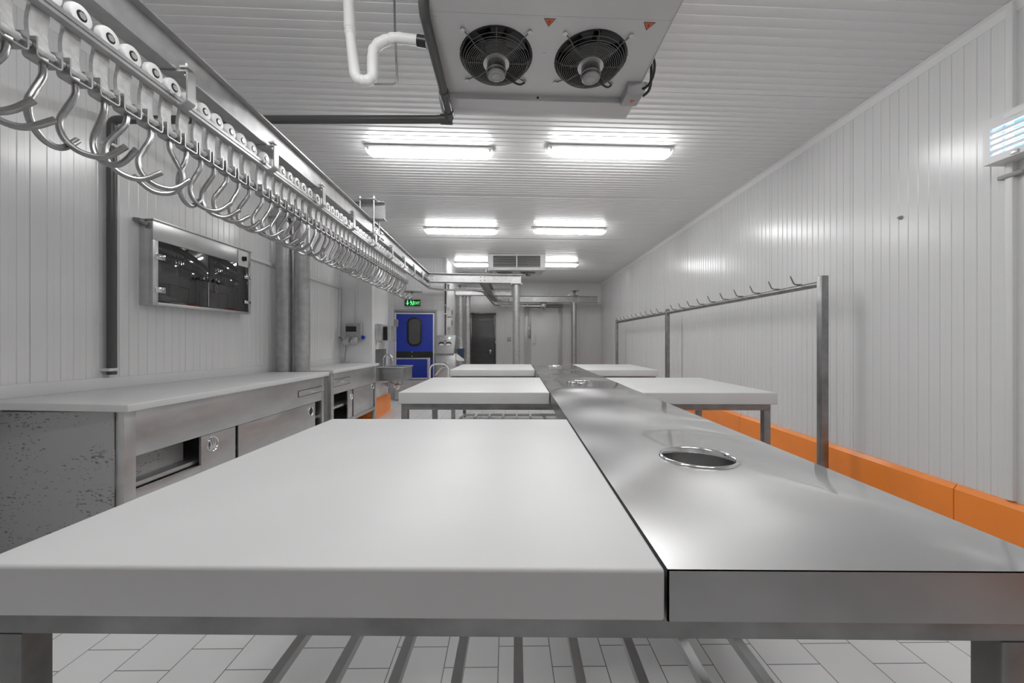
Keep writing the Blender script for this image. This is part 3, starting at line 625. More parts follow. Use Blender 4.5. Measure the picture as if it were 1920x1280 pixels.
mb = MB(); b0, b1, e0, e1 = PH.rect(814, 663, 852, 690); mb.pbox(PH, b0, b1, -0.55, -0.14, 0.35, e1); mb.build('pedestal', M['steel'], t, bevel=0.006)
hl, hr = H(813.5, 662)[0], H(850.5, 662)[0]; tl, tr = H(816.5, 628)[0], H(852.5, 628)[0]; zb_, zt3 = e1, H(830, 628)[1]
mb = MB(); mb.hexa([PH.pt(hl,-0.02,zb_),PH.pt(hr,-0.02,zb_),PH.pt(hr,-0.55,zb_),PH.pt(hl,-0.55,zb_),PH.pt(tl,-0.16,zt3),PH.pt(tr,-0.16,zt3),PH.pt(tr,-0.55,zt3),PH.pt(tl,-0.55,zt3)]); hd = mb.build('control_head', M['satin'], t, bevel=0.006)
def facept(px, py):
    a, z = H(px, py); q = (z-zb_)/(zt3-zb_); return PH.pt(a, -0.02-0.14*q+0.002, z)
fx = Vector((PH.ex.x,PH.ex.y,0)); up = (facept(830,630)-facept(830,660)).normalized(); fn = fx.cross(up)
for px in (826.3, 839.7):
    o = facept(px, 644.5); mb = MB(); mb.prism(rounded(-0.062,0.062,-0.045,0.045,0.04), o, fx, up, fn, 0.004); op = mb.build('hand_opening', M['black'], hd)
    mb = MB(); mb.prism(rounded(-0.045,0.05,-0.044,0.0,0.02), o+fn*0.004, fx, up, fn, 0.006); mb.build('hand_nozzle', M['bolt'], op)
o = facept(841, 633.7); mb = MB(); mb.cyl(o, o+fn*0.012, 0.02, 14); mb.build('indicator_lamp', M['led'], hd)
for px in (825, 846):
    o = facept(px, 633.5); mb = MB(); mb.cyl(o, o+fn*0.008, 0.013, 12); mb.build('button', M['bolt'], hd)
o = facept(833.3, 639); mb = MB(); mb.prism([(-0.034,-0.014),(-0.02,0.008),(0,0.016),(0.02,0.008),(0.034,-0.014),(0.014,-0.006),(0.006,-0.014),(0,0.0),(-0.006,-0.014),(-0.014,-0.006)], o, fx, up, fn, 0.002); mb.build('emblem', M['logo'], hd)
mb = MB(); q = lambda px, py, tt: PH.pt(H(px,py)[0], tt, H(px,py)[1])
mb.hexa([q(853.5,674,-0.35),q(865,673,-0.35),q(865,673,-0.5),q(853.5,674,-0.5),q(853.5,654,-0.3),q(866,653,-0.3),q(866,653,-0.5),q(853.5,654,-0.5)]); hp = mb.build('soap_bottle', M['navy'], t, bevel=0.02)
mb = MB(); mb.cyl(q(860,654,-0.4), q(860,651.5,-0.4), 0.03, 12); mb.build('bottle_cap', M['nylon'], hp)
mb = MB(); mb.prism([(0,0),(0.16,-0.13),(0.16,-0.165),(0.02,-0.165),(-0.02,-0.11)], q(852.5,663,-0.29), fx, (0,0,1), -n_, 0.03); mb.build('bottle_holder', M['white'], t)
mb = MB(); mb.tube(fillet([q(853,631,-0.4), q(861,634,-0.4), q(862,652,-0.4)], 0.08, 5), 0.004, 6); mb.build('dosing_hose', M['white'], t)
mb = MB(); o = PH.pt(H(834,686)[0], -0.14, H(834,684)[1]); mb.cyl(o, o+n_*0.06, 0.055, 18); mb.tube([o+n_*0.04+fx*-0.13+Vector((0,0,-0.09)), o+n_*0.05+Vector((0,0,-0.04)), o+n_*0.04+fx*0.09+Vector((0,0,-0.1))], 0.018, 10); mb.build('turnstile_hub', M['chrome'], t)

# ------------------------------------------------------------------ signs and small wall things round the doors
PB2 = PBW
a0, a1, z0, z1 = PB2.rect(758.6, 574.2, 788.6, 561.2, 0.05)
t = thing('exit_sign', 'small green lit EXIT sign above the blue door', 'exit sign', PB2.pt((a0+a1)/2, 0, z0))
mb = MB(); mb.pbox(PB2, a0, a1, 0.0, 0.055, z0, z1); mb.build('case', M['grey'], t, bevel=0.004)
mb = MB(); mb.pbox(PB2, a0+0.012, a1-0.012, 0.055, 0.057, z0+0.014, z1-0.01); fc = mb.build('face', M['signbk'], t)
zc = (z0+z1)/2; hh = (z1-z0)/2-0.028; ac = a0+0.068
def pp(poly): 
    m_ = MB(); pprism(m_, PB2, poly, 0.057, 0.0585); return m_
pp([(ac-0.012,zc+hh),(ac+0.012,zc+hh),(ac+0.012,zc-0.005),(ac+0.034,zc-0.005),(ac,zc-hh),(ac-0.034,zc-0.005),(ac-0.012,zc-0.005)]).build('arrow', M['green'], fc)
ac = a0+0.155; mb = MB()
def limb(m_, x0, z0_, x1, z1_, w_):
    d_ = Vector((x1-x0, z1_-z0_)).normalized(); n2 = Vector((-d_.y, d_.x))*w_/2
    pprism(m_, PB2, [(x0+n2.x,z0_+n2.y),(x0-n2.x,z0_-n2.y),(x1-n2.x,z1_-n2.y),(x1+n2.x,z1_+n2.y)], 0.057, 0.0585)
pprism(mb, PB2, [(ac-0.01+0.012*math.cos(i*math.pi/5), zc+hh-0.012+0.012*math.sin(i*math.pi/5)) for i in range(10)], 0.057, 0.0585)
limb(mb, ac-0.012, zc+hh-0.026, ac+0.002, zc-0.012, 0.022); limb(mb, ac-0.014, zc+0.02, ac-0.04, zc+0.004, 0.009); limb(mb, ac-0.006, zc+0.022, ac+0.024, zc+0.012, 0.009)
limb(mb, ac+0.0, zc-0.012, ac+0.028, zc-0.026, 0.011); limb(mb, ac+0.026, zc-0.026, ac+0.022, zc-hh, 0.010); limb(mb, ac-0.003, zc-0.014, ac-0.018, zc-hh, 0.011)
limb(mb, ac+0.044, zc+hh, ac+0.044, zc-hh, 0.012)
mb.build('running_figure', M['green'], fc)
cu = bpy.data.curves.new('exit_lettering', 'FONT'); cu.body = 'EXIT'; cu.size = 0.098; cu.extrude = 0.0008; cu.align_x = 'LEFT'; cu.space_character = 1.0
to = bpy.data.objects.new('tmp_text', cu); COL.objects.link(to); bpy.context.view_layer.update()
me = bpy.data.meshes.new_from_object(to.evaluated_get(bpy.context.evaluated_depsgraph_get())); bpy.data.objects.remove(to)
Mt = Matrix(((PB2.ex.x,0,PB2.n.x,0),(PB2.ex.y,0,PB2.n.y,0),(0,1,0,0),(0,0,0,1)))
wd = max(v.co.x for v in me.vertices); sx = (a1-0.018-(a0+0.215))/wd
bo = PB2.pt(a0+0.213, 0.058, zc-0.036)
for v in me.vertices: v.co = ROOT[t.name] @ (bo + (Mt @ Vector((v.co.x*sx, v.co.y, v.co.z))))
me.materials.clear(); me.materials.append(M['green']); o = bpy.data.objects.new('lettering', me); COL.objects.link(o); o.parent = fc
a0, a1, z0, z1 = PB2.rect(758.5, 547, 791, 542.5, 0.04)
t = thing('door_curtain_rail', 'thin grey metal rail on the wall above the green sign', 'rail', PB2.pt((a0+a1)/2, 0, z0))
mb = MB(); mb.pbox(PB2, a0, a1, 0.0, 0.06, z0, z0+0.022); mb.build('rail_bar', M['frame'], t, bevel=0.003)
mb = MB(); mb.pbox(PB2, a0+0.02, a1-0.02, 0.0, 0.012, z0+0.022, z1+0.03); mb.build('back_plate', M['trimw'], t, bevel=0.003)
mb = MB(); am = (a0+a1)/2-0.03; mb.cyl(PB2.pt(am,0.04,z0-0.03), PB2.pt(am,0.04,z0), 0.016, 10); mb.build('pulley', M['black'], t)
mb = MB(); mb.pbox(PB2, (a0+a1)/2+0.025, (a0+a1)/2+0.035, 0.0, 0.01, PB2.at(777,561)[1], z0); mb.build('lead', M['trimw'], t)
# pipe and switch boxes at the return wall
pc = PBW.pt(PBW.hit(835.6)[0], 0.10, 0)
t = thing('cable_pipe', 'thin dark upright pipe beside the switch boxes at the wall corner', 'pipe', (pc.x, pc.y, 0))
MB().cyl((pc.x,pc.y,1.3), (pc.x,pc.y,2.62), 0.018, 12).build('pipe_run', M['greyp'], t)
for z in (CZ+(640-572)/F*9.3, 1.9): MB().box((pc.x-0.035,pc.y-0.025,z-0.012), (pc.x+0.035,pc.y+0.09,z+0.012)).build('pipe_clip', M['white'], t, bevel=0.003)
for py0, py1, nm in ((577, 594, 'upper'), (596, 614, 'lower')):
    z0 = CZ+(640-py1)/F*9.6; z1 = CZ+(640-py0)/F*9.6; y0_, y1_ = corner.y+0.03, corner.y+0.42
    t = thing('switch_box', '%s small white switch box on the corner beside the dark pipe' % nm, 'switch box', (corner.x, y0_+0.2, z0), 0, 'switch boxes by the pipe')
    MB().box((corner.x+0.001,y0_,z0), (corner.x+0.075,y1_,z1)).build('housing', M['white'], t, bevel=0.008)
    MB().box((corner.x+0.075,y0_+0.2,z0+0.06), (corner.x+0.083,y0_+0.26,z1-0.05)).build('switch', M['black'], t, bevel=0.002)
a, b, z0, z1 = PFW.rect(951.7, 639.3, 958, 632.5)
t = thing('wall_switch', 'small square switch on the far wall beside the dark steel door', 'switch', PFW.pt((a+b)/2, 0, z0))
mb = MB(); mb.pbox(PFW, a, b, 0, 0.05, z0, z1); mb.build('housing', M['grey'], t, bevel=0.008)
mb = MB(); mb.pbox(PFW, a+0.03, b-0.03, 0.05, 0.056, z0+0.05, z1-0.025); mb.build('rocker', M['nylon'], t, bevel=0.002)

# ------------------------------------------------------------------ steel beams and columns
HB = 1.43; BD = 0.165
def ibeam_prof(h=BD, b=0.082, tf=0.009, tw=0.006):
    return [(-b/2,-h),(b/2,-h),(b/2,-h+tf),(tw/2,-h+tf),(tw/2,-tf),(b/2,-tf),(b/2,0),(-b/2,0),(-b/2,-tf),(-tw/2,-tf),(-tw/2,-h+tf),(-b/2,-h+tf)]
ZB = CZ + HB
def beam(p0, p1, label, z=ZB, h=BD, b=0.082, plates=()):
    p0, p1 = Vector(p0), Vector(p1); t = thing('steel_beam', label, 'beam', ((p0.x+p1.x)/2, (p0.y+p1.y)/2, z-h), 0, 'galvanised steel beams')
    mb = MB(); mb.sweep([(p0.x,p0.y,z), (p1.x,p1.y,z)], ibeam_prof(h, b)); mb.build('profile', M['galv'], t, smooth=20)
    dr = (p1-p0).normalized(); dr.z = 0; rt = Vector((dr.y,-dr.x,0))
    for s_, side, sz in plates:
        o = p0+dr*s_; mb = MB(); zz = z-h/2
        mb.prism([(-sz/2,-h/2+0.012),(sz/2,-h/2+0.012),(sz/2,h/2-0.012),(-sz/2,h/2-0.012)], Vector((o.x,o.y,zz))+rt*side*0.0035, dr, (0,0,1), rt*side, 0.008); pl = mb.build('splice_plate', M['galv'], t)
        for i in (-1,1):
            for j in (-1,1):
                q_ = Vector((o.x,o.y,zz))+dr*i*sz*0.28+Vector((0,0,j*0.035))+rt*side*0.011; mb = MB(); mb.cyl(q_, q_+rt*side*0.014, 0.013, 6); mb.build('bolt', M['chrome'], pl)
    return t
SB = -0.0257
def on_rail(u0, d): return C(u0+SB*d, d, 0)
DEND = 8.28
beam(on_rail(-1.554, 0.3), on_rail(-1.554, DEND), 'long galvanised I-beam above the row of white rollers', plates=((4.52, 1, 0.14), (4.78, 1, 0.12)))
pA0 = on_rail(-1.554, DEND); pA0 = C(-1.80, 8.30, 0)
pA1 = C(0.195, 8.52, 0); dA = (pA1-pA0).normalized()
beam(pA0, pA1, 'galvanised cross beam from the long rail beam to the free round column', b=0.19, h=0.185, plates=((0.09, 1, 0.12), (1.18, 1, 0.16)))
pD0 = C(-0.62, 8.55, 0); pD1 = C(-0.575, 12.3, 0)
beam(pD0, pD1, 'galvanised beam running away over the bend of the hook track', b=0.19, h=0.165)
beam(C(-1.52, 10.62, 0), C(-0.02, 10.78, 0), 'galvanised cross beam on the pair of slim columns by the dark door', b=0.19, h=0.185, z=ZB)
beam(C(-0.56, 12.32, 0), C(2.72, 12.55, 0), 'farthest galvanised beam, before the white cold room door', b=0.19, h=0.195, plates=((1.95, 1, 0.16),), z=ZB)

def column(u, d, r, top, label, cap=0.26, capt=0.016, grp='round steel columns'):
    p = C(u, d, 0); t = thing('steel_column', label, 'column', p, 0, grp)
    MB().cyl((p.x,p.y,0.012), (p.x,p.y,top-capt), r, 32).build('shaft', M['galv'], t)
    mb = MB(); mb.box((p.x-cap/2,p.y-cap/2,top-capt), (p.x+cap/2,p.y+cap/2,top)); cp = mb.build('cap_plate', M['galv'], t, bevel=0.002)
    q = cap/2-0.025
    for i in (-1,1):
        for j in (-1,1): mb = MB(); mb.cyl((p.x+i*q,p.y+j*q,top-capt-0.022), (p.x+i*q,p.y+j*q,top-capt), 0.014, 6); mb.build('bolt', M['bolt'], cp)
    MB().box((p.x-cap/2,p.y-cap/2,0), (p.x+cap/2,p.y+cap/2,0.012)).build('base_plate', M['galv'], t)
column(-2.655, 4.61, 0.094, ZB-0.002, 'round grey steel column between the two counters, on the wall side', 0.196)
column(-2.452, 4.61, 0.085, ZB-0.002, 'round grey steel column between the two counters, away from the wall', 0.2)
column(0.092, 8.50, 0.077, ZB-0.187, 'free standing round column behind the far end of the steel strip', 0.25)
column(-1.39, 10.66, 0.064, ZB-0.187, 'slim round column of the pair, on the return wall side', 0.17)
column(-1.195, 10.69, 0.064, ZB-0.187, 'slim round column of the pair, next to the dark steel door', 0.17)
column(1.955, 12.46, 0.083, ZB-0.197, 'round steel column on the far side near the cold room door', 0.2)

pw = C(-2.60, 4.75, 0)
t = thing('white_pipe', 'thin white upright pipe in the gap between the two columns at the counters', 'pipe', (pw.x, pw.y, ZC))
MB().cyl((pw.x,pw.y,0.0), (pw.x,pw.y,ZB-0.02), 0.02, 14).build('pipe_run', M['white'], t)
# stub beam resting on the columns and clamped over the rail beam
sA = C(-2.80, 4.57, 0); sB = C(-1.50, 4.67, 0)
t = thing('beam_bracket', 'short galvanised stub beam clamped with rods on top of the long rail beam', 'bracket', ((sA.x+sB.x)/2, (sA.y+sB.y)/2, ZB))
mb = MB(); mb.sweep([(sA.x,sA.y,ZB+0.205), (sB.x,sB.y,ZB+0.205)], ibeam_prof(0.2, 0.12)); mb.build('stub_beam', M['galv'], t, smooth=20)
pm = on_rail(-1.554, 4.64)
mb = MB(); mb.box((pm.x-0.10,pm.y-0.105,ZB+0.206), (pm.x+0.10,pm.y+0.105,ZB+0.222)); mb.build('clamp_plate', M['galv'], t, bevel=0.002)
mb = MB(); mb.box((pm.x-0.10,pm.y-0.105,ZB-BD-0.018), (pm.x+0.10,pm.y+0.105,ZB-BD-0.002)); mb.build('clamp_plate', M['galv'], t, bevel=0.002)
for i in (-1,1):
    for j in (-1,1):
        x, y = pm.x+i*0.08, pm.y+j*0.085; mb = MB(); mb.cyl((x,y,ZB-BD-0.05), (x,y,ZB+0.25), 0.008, 10); mb.cyl((x,y,ZB+0.222), (x,y,ZB+0.236), 0.016, 6); mb.cyl((x,y,ZB-BD-0.032), (x,y,ZB-BD-0.018), 0.016, 6); mb.build('clamp_rod', M['bolt'], t)
# the far bracket on the last beam
pq = C(1.99, 12.46, 0)
t = thing('beam_bracket', 'short stub bracket with plates on the farthest beam above the far column', 'bracket', (pq.x, pq.y, ZB))
mb = MB(); mb.sweep([(pq.x,pq.y-0.25,ZB+0.165), (pq.x+0.02,pq.y+0.5,ZB+0.165)], ibeam_prof(0.16, 0.12)); mb.build('stub_beam', M['galv'], t, smooth=20)
mb = MB(); mb.box((pq.x-0.11,pq.y-0.1,ZB+0.166), (pq.x+0.11,pq.y+0.1,ZB+0.18)); mb.prism([(0,0),(-0.2,0),(0,0.16)], (pq.x-0.06,pq.y-0.09,ZB+0.002), (1,0,0), (0,0,1), (0,1,0), 0.01); mb.build('clamp_plate', M['galv'], t, bevel=0.002)
for i in (-1,1): MB().cyl((pq.x+i*0.09,pq.y-0.06,ZB-0.24), (pq.x+i*0.09,pq.y-0.06,ZB+0.22), 0.009, 8).build('clamp_rod', M['bolt'], t)

# ------------------------------------------------------------------ overhead hook track
ZTR = CZ+1.1125                                                           # underside of the track
t_rail = thing('hook_track', 'long galvanised overhead track carrying the white rollers and meat hooks', 'rail track', on_rail(-1.53, 4.0)+Vector((0,0,ZTR)))
pts = [on_rail(-1.53, 0.5), on_rail(-1.53, 8.62), C(-0.66, 8.80, 0), C(-0.535, 12.48, 0), C(0.98, 12.55, 0)]
pts = fillet([Vector((p.x,p.y,ZTR)) for p in pts], [0.42, 0.32, 0.38], 14)
tp = [(-0.017,0),(0.017,0),(0.017,0.012),(0.012,0.0125),(0.012,0.018),(0.017,0.0185),(0.017,0.034),(0.015,0.036),(0.0115,0.036),(0.0105,0.0245),(-0.017,0.0245)]
MB().sweep(pts, tp).build('track_bar', M['galv'], t_rail, smooth=25)
def hanger(o, dr, label=None):
    """bent strap from the beam's lower flange round to the track; o on the track's axis at its underside"""
    rt = Vector((dr.y,-dr.x,0)); zt = ZB-BD-ZTR; wd = 0.05; path = [(-0.062,zt-0.004),(0.064,zt-0.004),(0.064,0.012),(0.036,-0.008),(0.018,-0.004)]; path = fillet([(a,b,0) for a,b in path], 0.008, 3)
    mb = MB(); th = 0.007; n = len(path); vs = []
    for i, p in enumerate(path):
        tg = (path[min(i+1,n-1)]-path[max(i-1,0)]).normalized(); nn = Vector((-tg.y,tg.x,0))*th/2
        for q in (p+nn, p-nn):
            for w_ in (-wd/2, wd/2): vs.append(o+rt*q.x+Vector((0,0,q.y))+dr*w_)
    fs = []
    for i in range(n-1):
        a = i*4; b = a+4; fs += [(a,a+1,b+1,b),(a+3,a+2,b+2,b+3),(a+1,a+3,b+3,b+1),(a+2,a,b,b+2)]
    fs += [(0,2,3,1),(4*(n-1),4*(n-1)+1,4*(n-1)+3,4*(n-1)+2)]
    mb.add(vs, fs); h = mb.build('hanger_bracket', M['galv'], t_rail)
    mb = MB(); b0 = o+rt*0.045+Vector((0,0,zt+0.012)); mb.cyl(b0-Vector((0,0,0.034)), b0+Vector((0,0,0.03)), 0.008, 8); mb.box((b0.x-0.02,b0.y-0.02,b0.z+0.003), (b0.x+0.02,b0.y+0.02,b0.z+0.012)); mb.cyl(b0-Vector((0,0,0.03)), b0-Vector((0,0,0.02)), 0.014, 6)
    mb.build('hanger_bolt', M['bolt'], h)
    for s_ in (-0.045,-0.07): q = o+rt*0.017+dr*s_+Vector((0,0,0.022)); mb = MB(); mb.cyl(q, q+rt*0.012, 0.008, 6); mb.build('track_screw', M['bolt'], h)
dr0 = (on_rail(-1.53, 2)-on_rail(-1.53, 1)).normalized()
for d in (1.17, 1.86, 2.56, 3.25, 3.92, 4.60, 5.30, 5.97, 6.65, 7.33, 8.02): hanger(on_rail(-1.53, d)+Vector((0,0,ZTR)), dr0)
def stub(p):   # small web hangers on the bent part of the track
    mb = MB(); mb.box((p.x-0.02,p.y-0.004,ZTR+0.03), (p.x+0.02,p.y+0.004,ZB-0.18)).box((p.x-0.03,p.y-0.03,ZB-0.192), (p.x+0.03,p.y+0.03,ZB-0.18)); mb.cyl((p.x,p.y,ZB-0.215), (p.x,p.y,ZB-0.192), 0.014, 8); mb.build('hanger_stud', M['galv'], t_rail)
L_ = C(-0.66, 8.80, 0); K_ = on_rail(-1.53, 8.62)
for q in (0.32, 0.55): stub(K_.lerp(L_, q))
S0 = C(-0.535, 12.48, 0); S1 = C(0.98, 12.55, 0)
for q in (0.30, 0.68): stub(S0.lerp(S1, q))
e = S1+Vector((0,0,ZTR))
mb = MB(); mb.box((e.x-0.06,e.y-0.05,ZTR-0.03), (e.x+0.1,e.y+0.05,ZTR+0.08)); mb.cyl((e.x-0.05,e.y-0.03,ZTR-0.09), (e.x-0.05,e.y-0.03,ZTR-0.02), 0.035, 12); mb.cyl((e.x+0.06,e.y-0.03,ZTR-0.1), (e.x+0.06,e.y-0.03,ZTR-0.02), 0.035, 12); mb.box((e.x-0.09,e.y-0.02,ZTR+0.06), (e.x+0.14,e.y+0.02,ZTR+0.14)); mb.build('end_stop', M['frame'], t_rail, bevel=0.006)
p_ = W(954, 568, 12.3); mb = MB(); mb.cyl(p_, p_+Vector((0,0.06,0)), 0.04, 16); mb.cyl(p_+Vector((0,0.03,0)), p_+Vector((0,0.03,0.15)), 0.012, 8); mb.build('switch_roller', M['frame'], t_rail)

# ------------------------------------------------------------------ roller meat hooks
ZAX = ZTR + 0.0245 + 0.0413         # axle height: the rollers run behind the track's lip
RAILYAW = -SB + YAW
def smooth_path(pts, it=3):
    pts = [Vector(p) for p in pts]
    for _ in range(it):
        q = [pts[0]]
        for a, b in zip(pts[:-1], pts[1:]): q += [a*0.75+b*0.25, a*0.25+b*0.75]
        pts = q + [pts[-1]]
    return pts
rw = 0.041
wheel_mb = MB(); wheel_mb.lathe([(0.0,-0.021),(0.032,-0.021),(0.038,-0.019),(rw,-0.014),(rw,0.001),(0.038,0.007),(0.032,0.0095),(0.019,0.009),(0.017,0.005),(0.0,0.005)], (0,0,0), (1,0,0), 28, False)
hub_mb = MB(); hub_mb.lathe([(0.0135,0.005),(0.017,0.005),(0.017,0.0098),(0.0135,0.0098)], (0,0,0), (1,0,0), 18)
bolt_mb = MB(); bolt_mb.cyl((-0.04,0,0), (0.0125,0,0), 0.013, 6)
strap_mb = MB(); sp = smooth_path([(-0.031,0.022,0),(-0.031,-0.04,0),(-0.031,-0.078,0),(-0.037,-0.092,0),(-0.040,-0.134,0),(-0.034,-0.178,0),(-0.018,-0.205,0)], 2); th = 0.015; vs = []
for i, p in enumerate(sp):
    q = i/(len(sp)-1); wv = 0.020+0.008*min(1, q*3) if q < 0.6 else 0.028-0.003*(q-0.6)/0.4
    tg = (sp[min(i+1,len(sp)-1)]-sp[max(i-1,0)]).normalized(); nn = Vector((-tg.y,tg.x,0))*th/2
    for c in (p+nn, p-nn):
        for yy in (-wv, wv): vs.append((c.x, yy, c.y))
fs = []
for i in range(len(sp)-1):
    a = i*4; b = a+4; fs += [(a,a+1,b+1,b),(a+3,a+2,b+2,b+3),(a+1,a+3,b+3,b+1),(a+2,a,b,b+2)]
fs += [(0,2,3,1),(4*(len(sp)-1),4*(len(sp)-1)+1,4*(len(sp)-1)+3,4*(len(sp)-1)+2)]
strap_mb.add(vs, fs); strap_mb.cyl((-0.016,-0.026,-0.2065), (-0.016,0.026,-0.2065), 0.0145, 12)
yoke_mb = MB(); yp = fillet([(-0.037,-0.1785,0),(-0.037,-0.2425,0),(0.037,-0.2425,0),(0.037,-0.1785,0)], 0.012, 4); th = 0.005; vs = []
for i, p in enumerate(yp):
    tg = (yp[min(i+1,len(yp)-1)]-yp[max(i-1,0)]).normalized(); nn = Vector((-tg.y,tg.x,0))*th/2
    for c in (p+nn, p-nn):
        for xx in (-0.040, 0.008): vs.append((xx, c.x, c.y))
fs = []
for i in range(len(yp)-1):
    a = i*4; b = a+4; fs += [(a,a+1,b+1,b),(a+3,a+2,b+2,b+3),(a+1,a+3,b+3,b+1),(a+2,a,b,b+2)]
fs += [(0,2,3,1),(4*(len(yp)-1),4*(len(yp)-1)+1,4*(len(yp)-1)+3,4*(len(yp)-1)+2)]
yoke_mb.add(vs, fs)
pin_mb = MB(); pin_mb.cyl((-0.016,-0.052,-0.2065), (-0.016,0.046,-0.2065), 0.0085, 12); pin_mb.cyl((-0.016,-0.052,-0.2065), (-0.016,-0.041,-0.2065), 0.0125, 14)
hook_mb = MB(); hp = smooth_path([(0,0,0.006),(0,0,-0.03),(-0.003,0,-0.05),(-0.030,0,-0.105),(-0.052,0,-0.15),(-0.048,0,-0.205),(-0.014,0,-0.248),(0.035,0,-0.262),(0.072,0,-0.250),(0.120,0,-0.203)], 2)
rs = [0.0108]*len(hp); rs[-1] = 0.003; hp.append(hp[-1]+(hp[-1]-hp[-2])*0.15); rs[-1] = 0.0105; rs.append(0.0015)
hook_mb.tube(hp, rs, 12); hook_mb.cyl((0,0,0.0), (0,0,0.012), 0.017, 6)
first = None
NH = 61; D0 = 1.16; random.seed(11)
ORD = 'first second third fourth fifth sixth seventh eighth ninth tenth eleventh twelfth thirteenth fourteenth fifteenth sixteenth seventeenth eighteenth nineteenth'.split()
def ordinal(n):
    if n <= 19: return ORD[n-1]
    tn = {2:'twent',3:'thirt',4:'fort',5:'fift',6:'sixt'}[n//10]
    return tn+'ieth' if n % 10 == 0 else tn+'y-'+ORD[n % 10-1]
yaws = {1: 40, 2: 38, 3: 98, 4: 36, 5: 0, 6: 45, 7: 45, 8: -135, 9: 100, 10: 45, 11: 40, 12: 45, 13: 62, 14: 40, 15: 35}
ds = [1.13, 1.232, 1.33, 1.43, 1.535, 1.63, 1.735, 1.835, 1.935, 2.025, 2.12]; d = 2.22
while d < 6.42:
    ds.append(d); d += 0.0955 + random.random()*0.006
    if len(ds) in (14, 21, 30, 41): d += 0.03
for i, d in enumerate(ds):
    # leave a clear space where a track hanger's strap would meet the wheel
    p = on_rail(-1.53, d); near = i < len(ds)//2
    lab = 'meat hook on white roller, %s from the %s end of the overhead track' % (ordinal(i+1) if near else ordinal(len(ds)-i), 'near' if near else 'far')
    if first is None:
        first = thing('meat_hook_trolley', lab, 'meat hook', (0,0,0), 0, 'roller meat hooks on the overhead track'); ROOT[first.name] = Matrix.Identity(4)
        wh = wheel_mb.build('roller', M['nylon'], first); hub_mb.build('bearing_ring', M['black'], wh); bolt_mb.build('axle_bolt', M['bolt'], wh)
        strap_mb.build('strap', M['strap'], first); yk = yoke_mb.build('yoke', M['yoke'], first); pin_mb.build('pin', M['bolt'], yk)
        hk = hook_mb.build('hook', M['hook'], first, local=True); hk.location = (-0.016, 0, -0.2405)
        t = first
    else:
        t = first.copy(); COL.objects.link(t); t['label'] = lab
        for ch in first.children:
            c = ch.copy(); COL.objects.link(c); c.parent = t
            for g in ch.children:
                q = g.copy(); COL.objects.link(q); q.parent = c
    t.location = (p.x, p.y, ZAX); t.rotation_euler = (0, 0, RAILYAW)
    u, dd = -1.53, d; base = math.degrees(math.atan2(1.53, d))         # square to the line of sight from the aisle
    yw = yaws.get(i+1, random.choice((35, 45, 40, 55, 25, 45, 30, 40, 70, 15)) + random.uniform(-8, 8))
    for c in t.children:
        if c.name.startswith('hook'): c.rotation_euler = (R(random.uniform(-4, 4)), R(random.uniform(-5, 5)), R(yw) - RAILYAW)

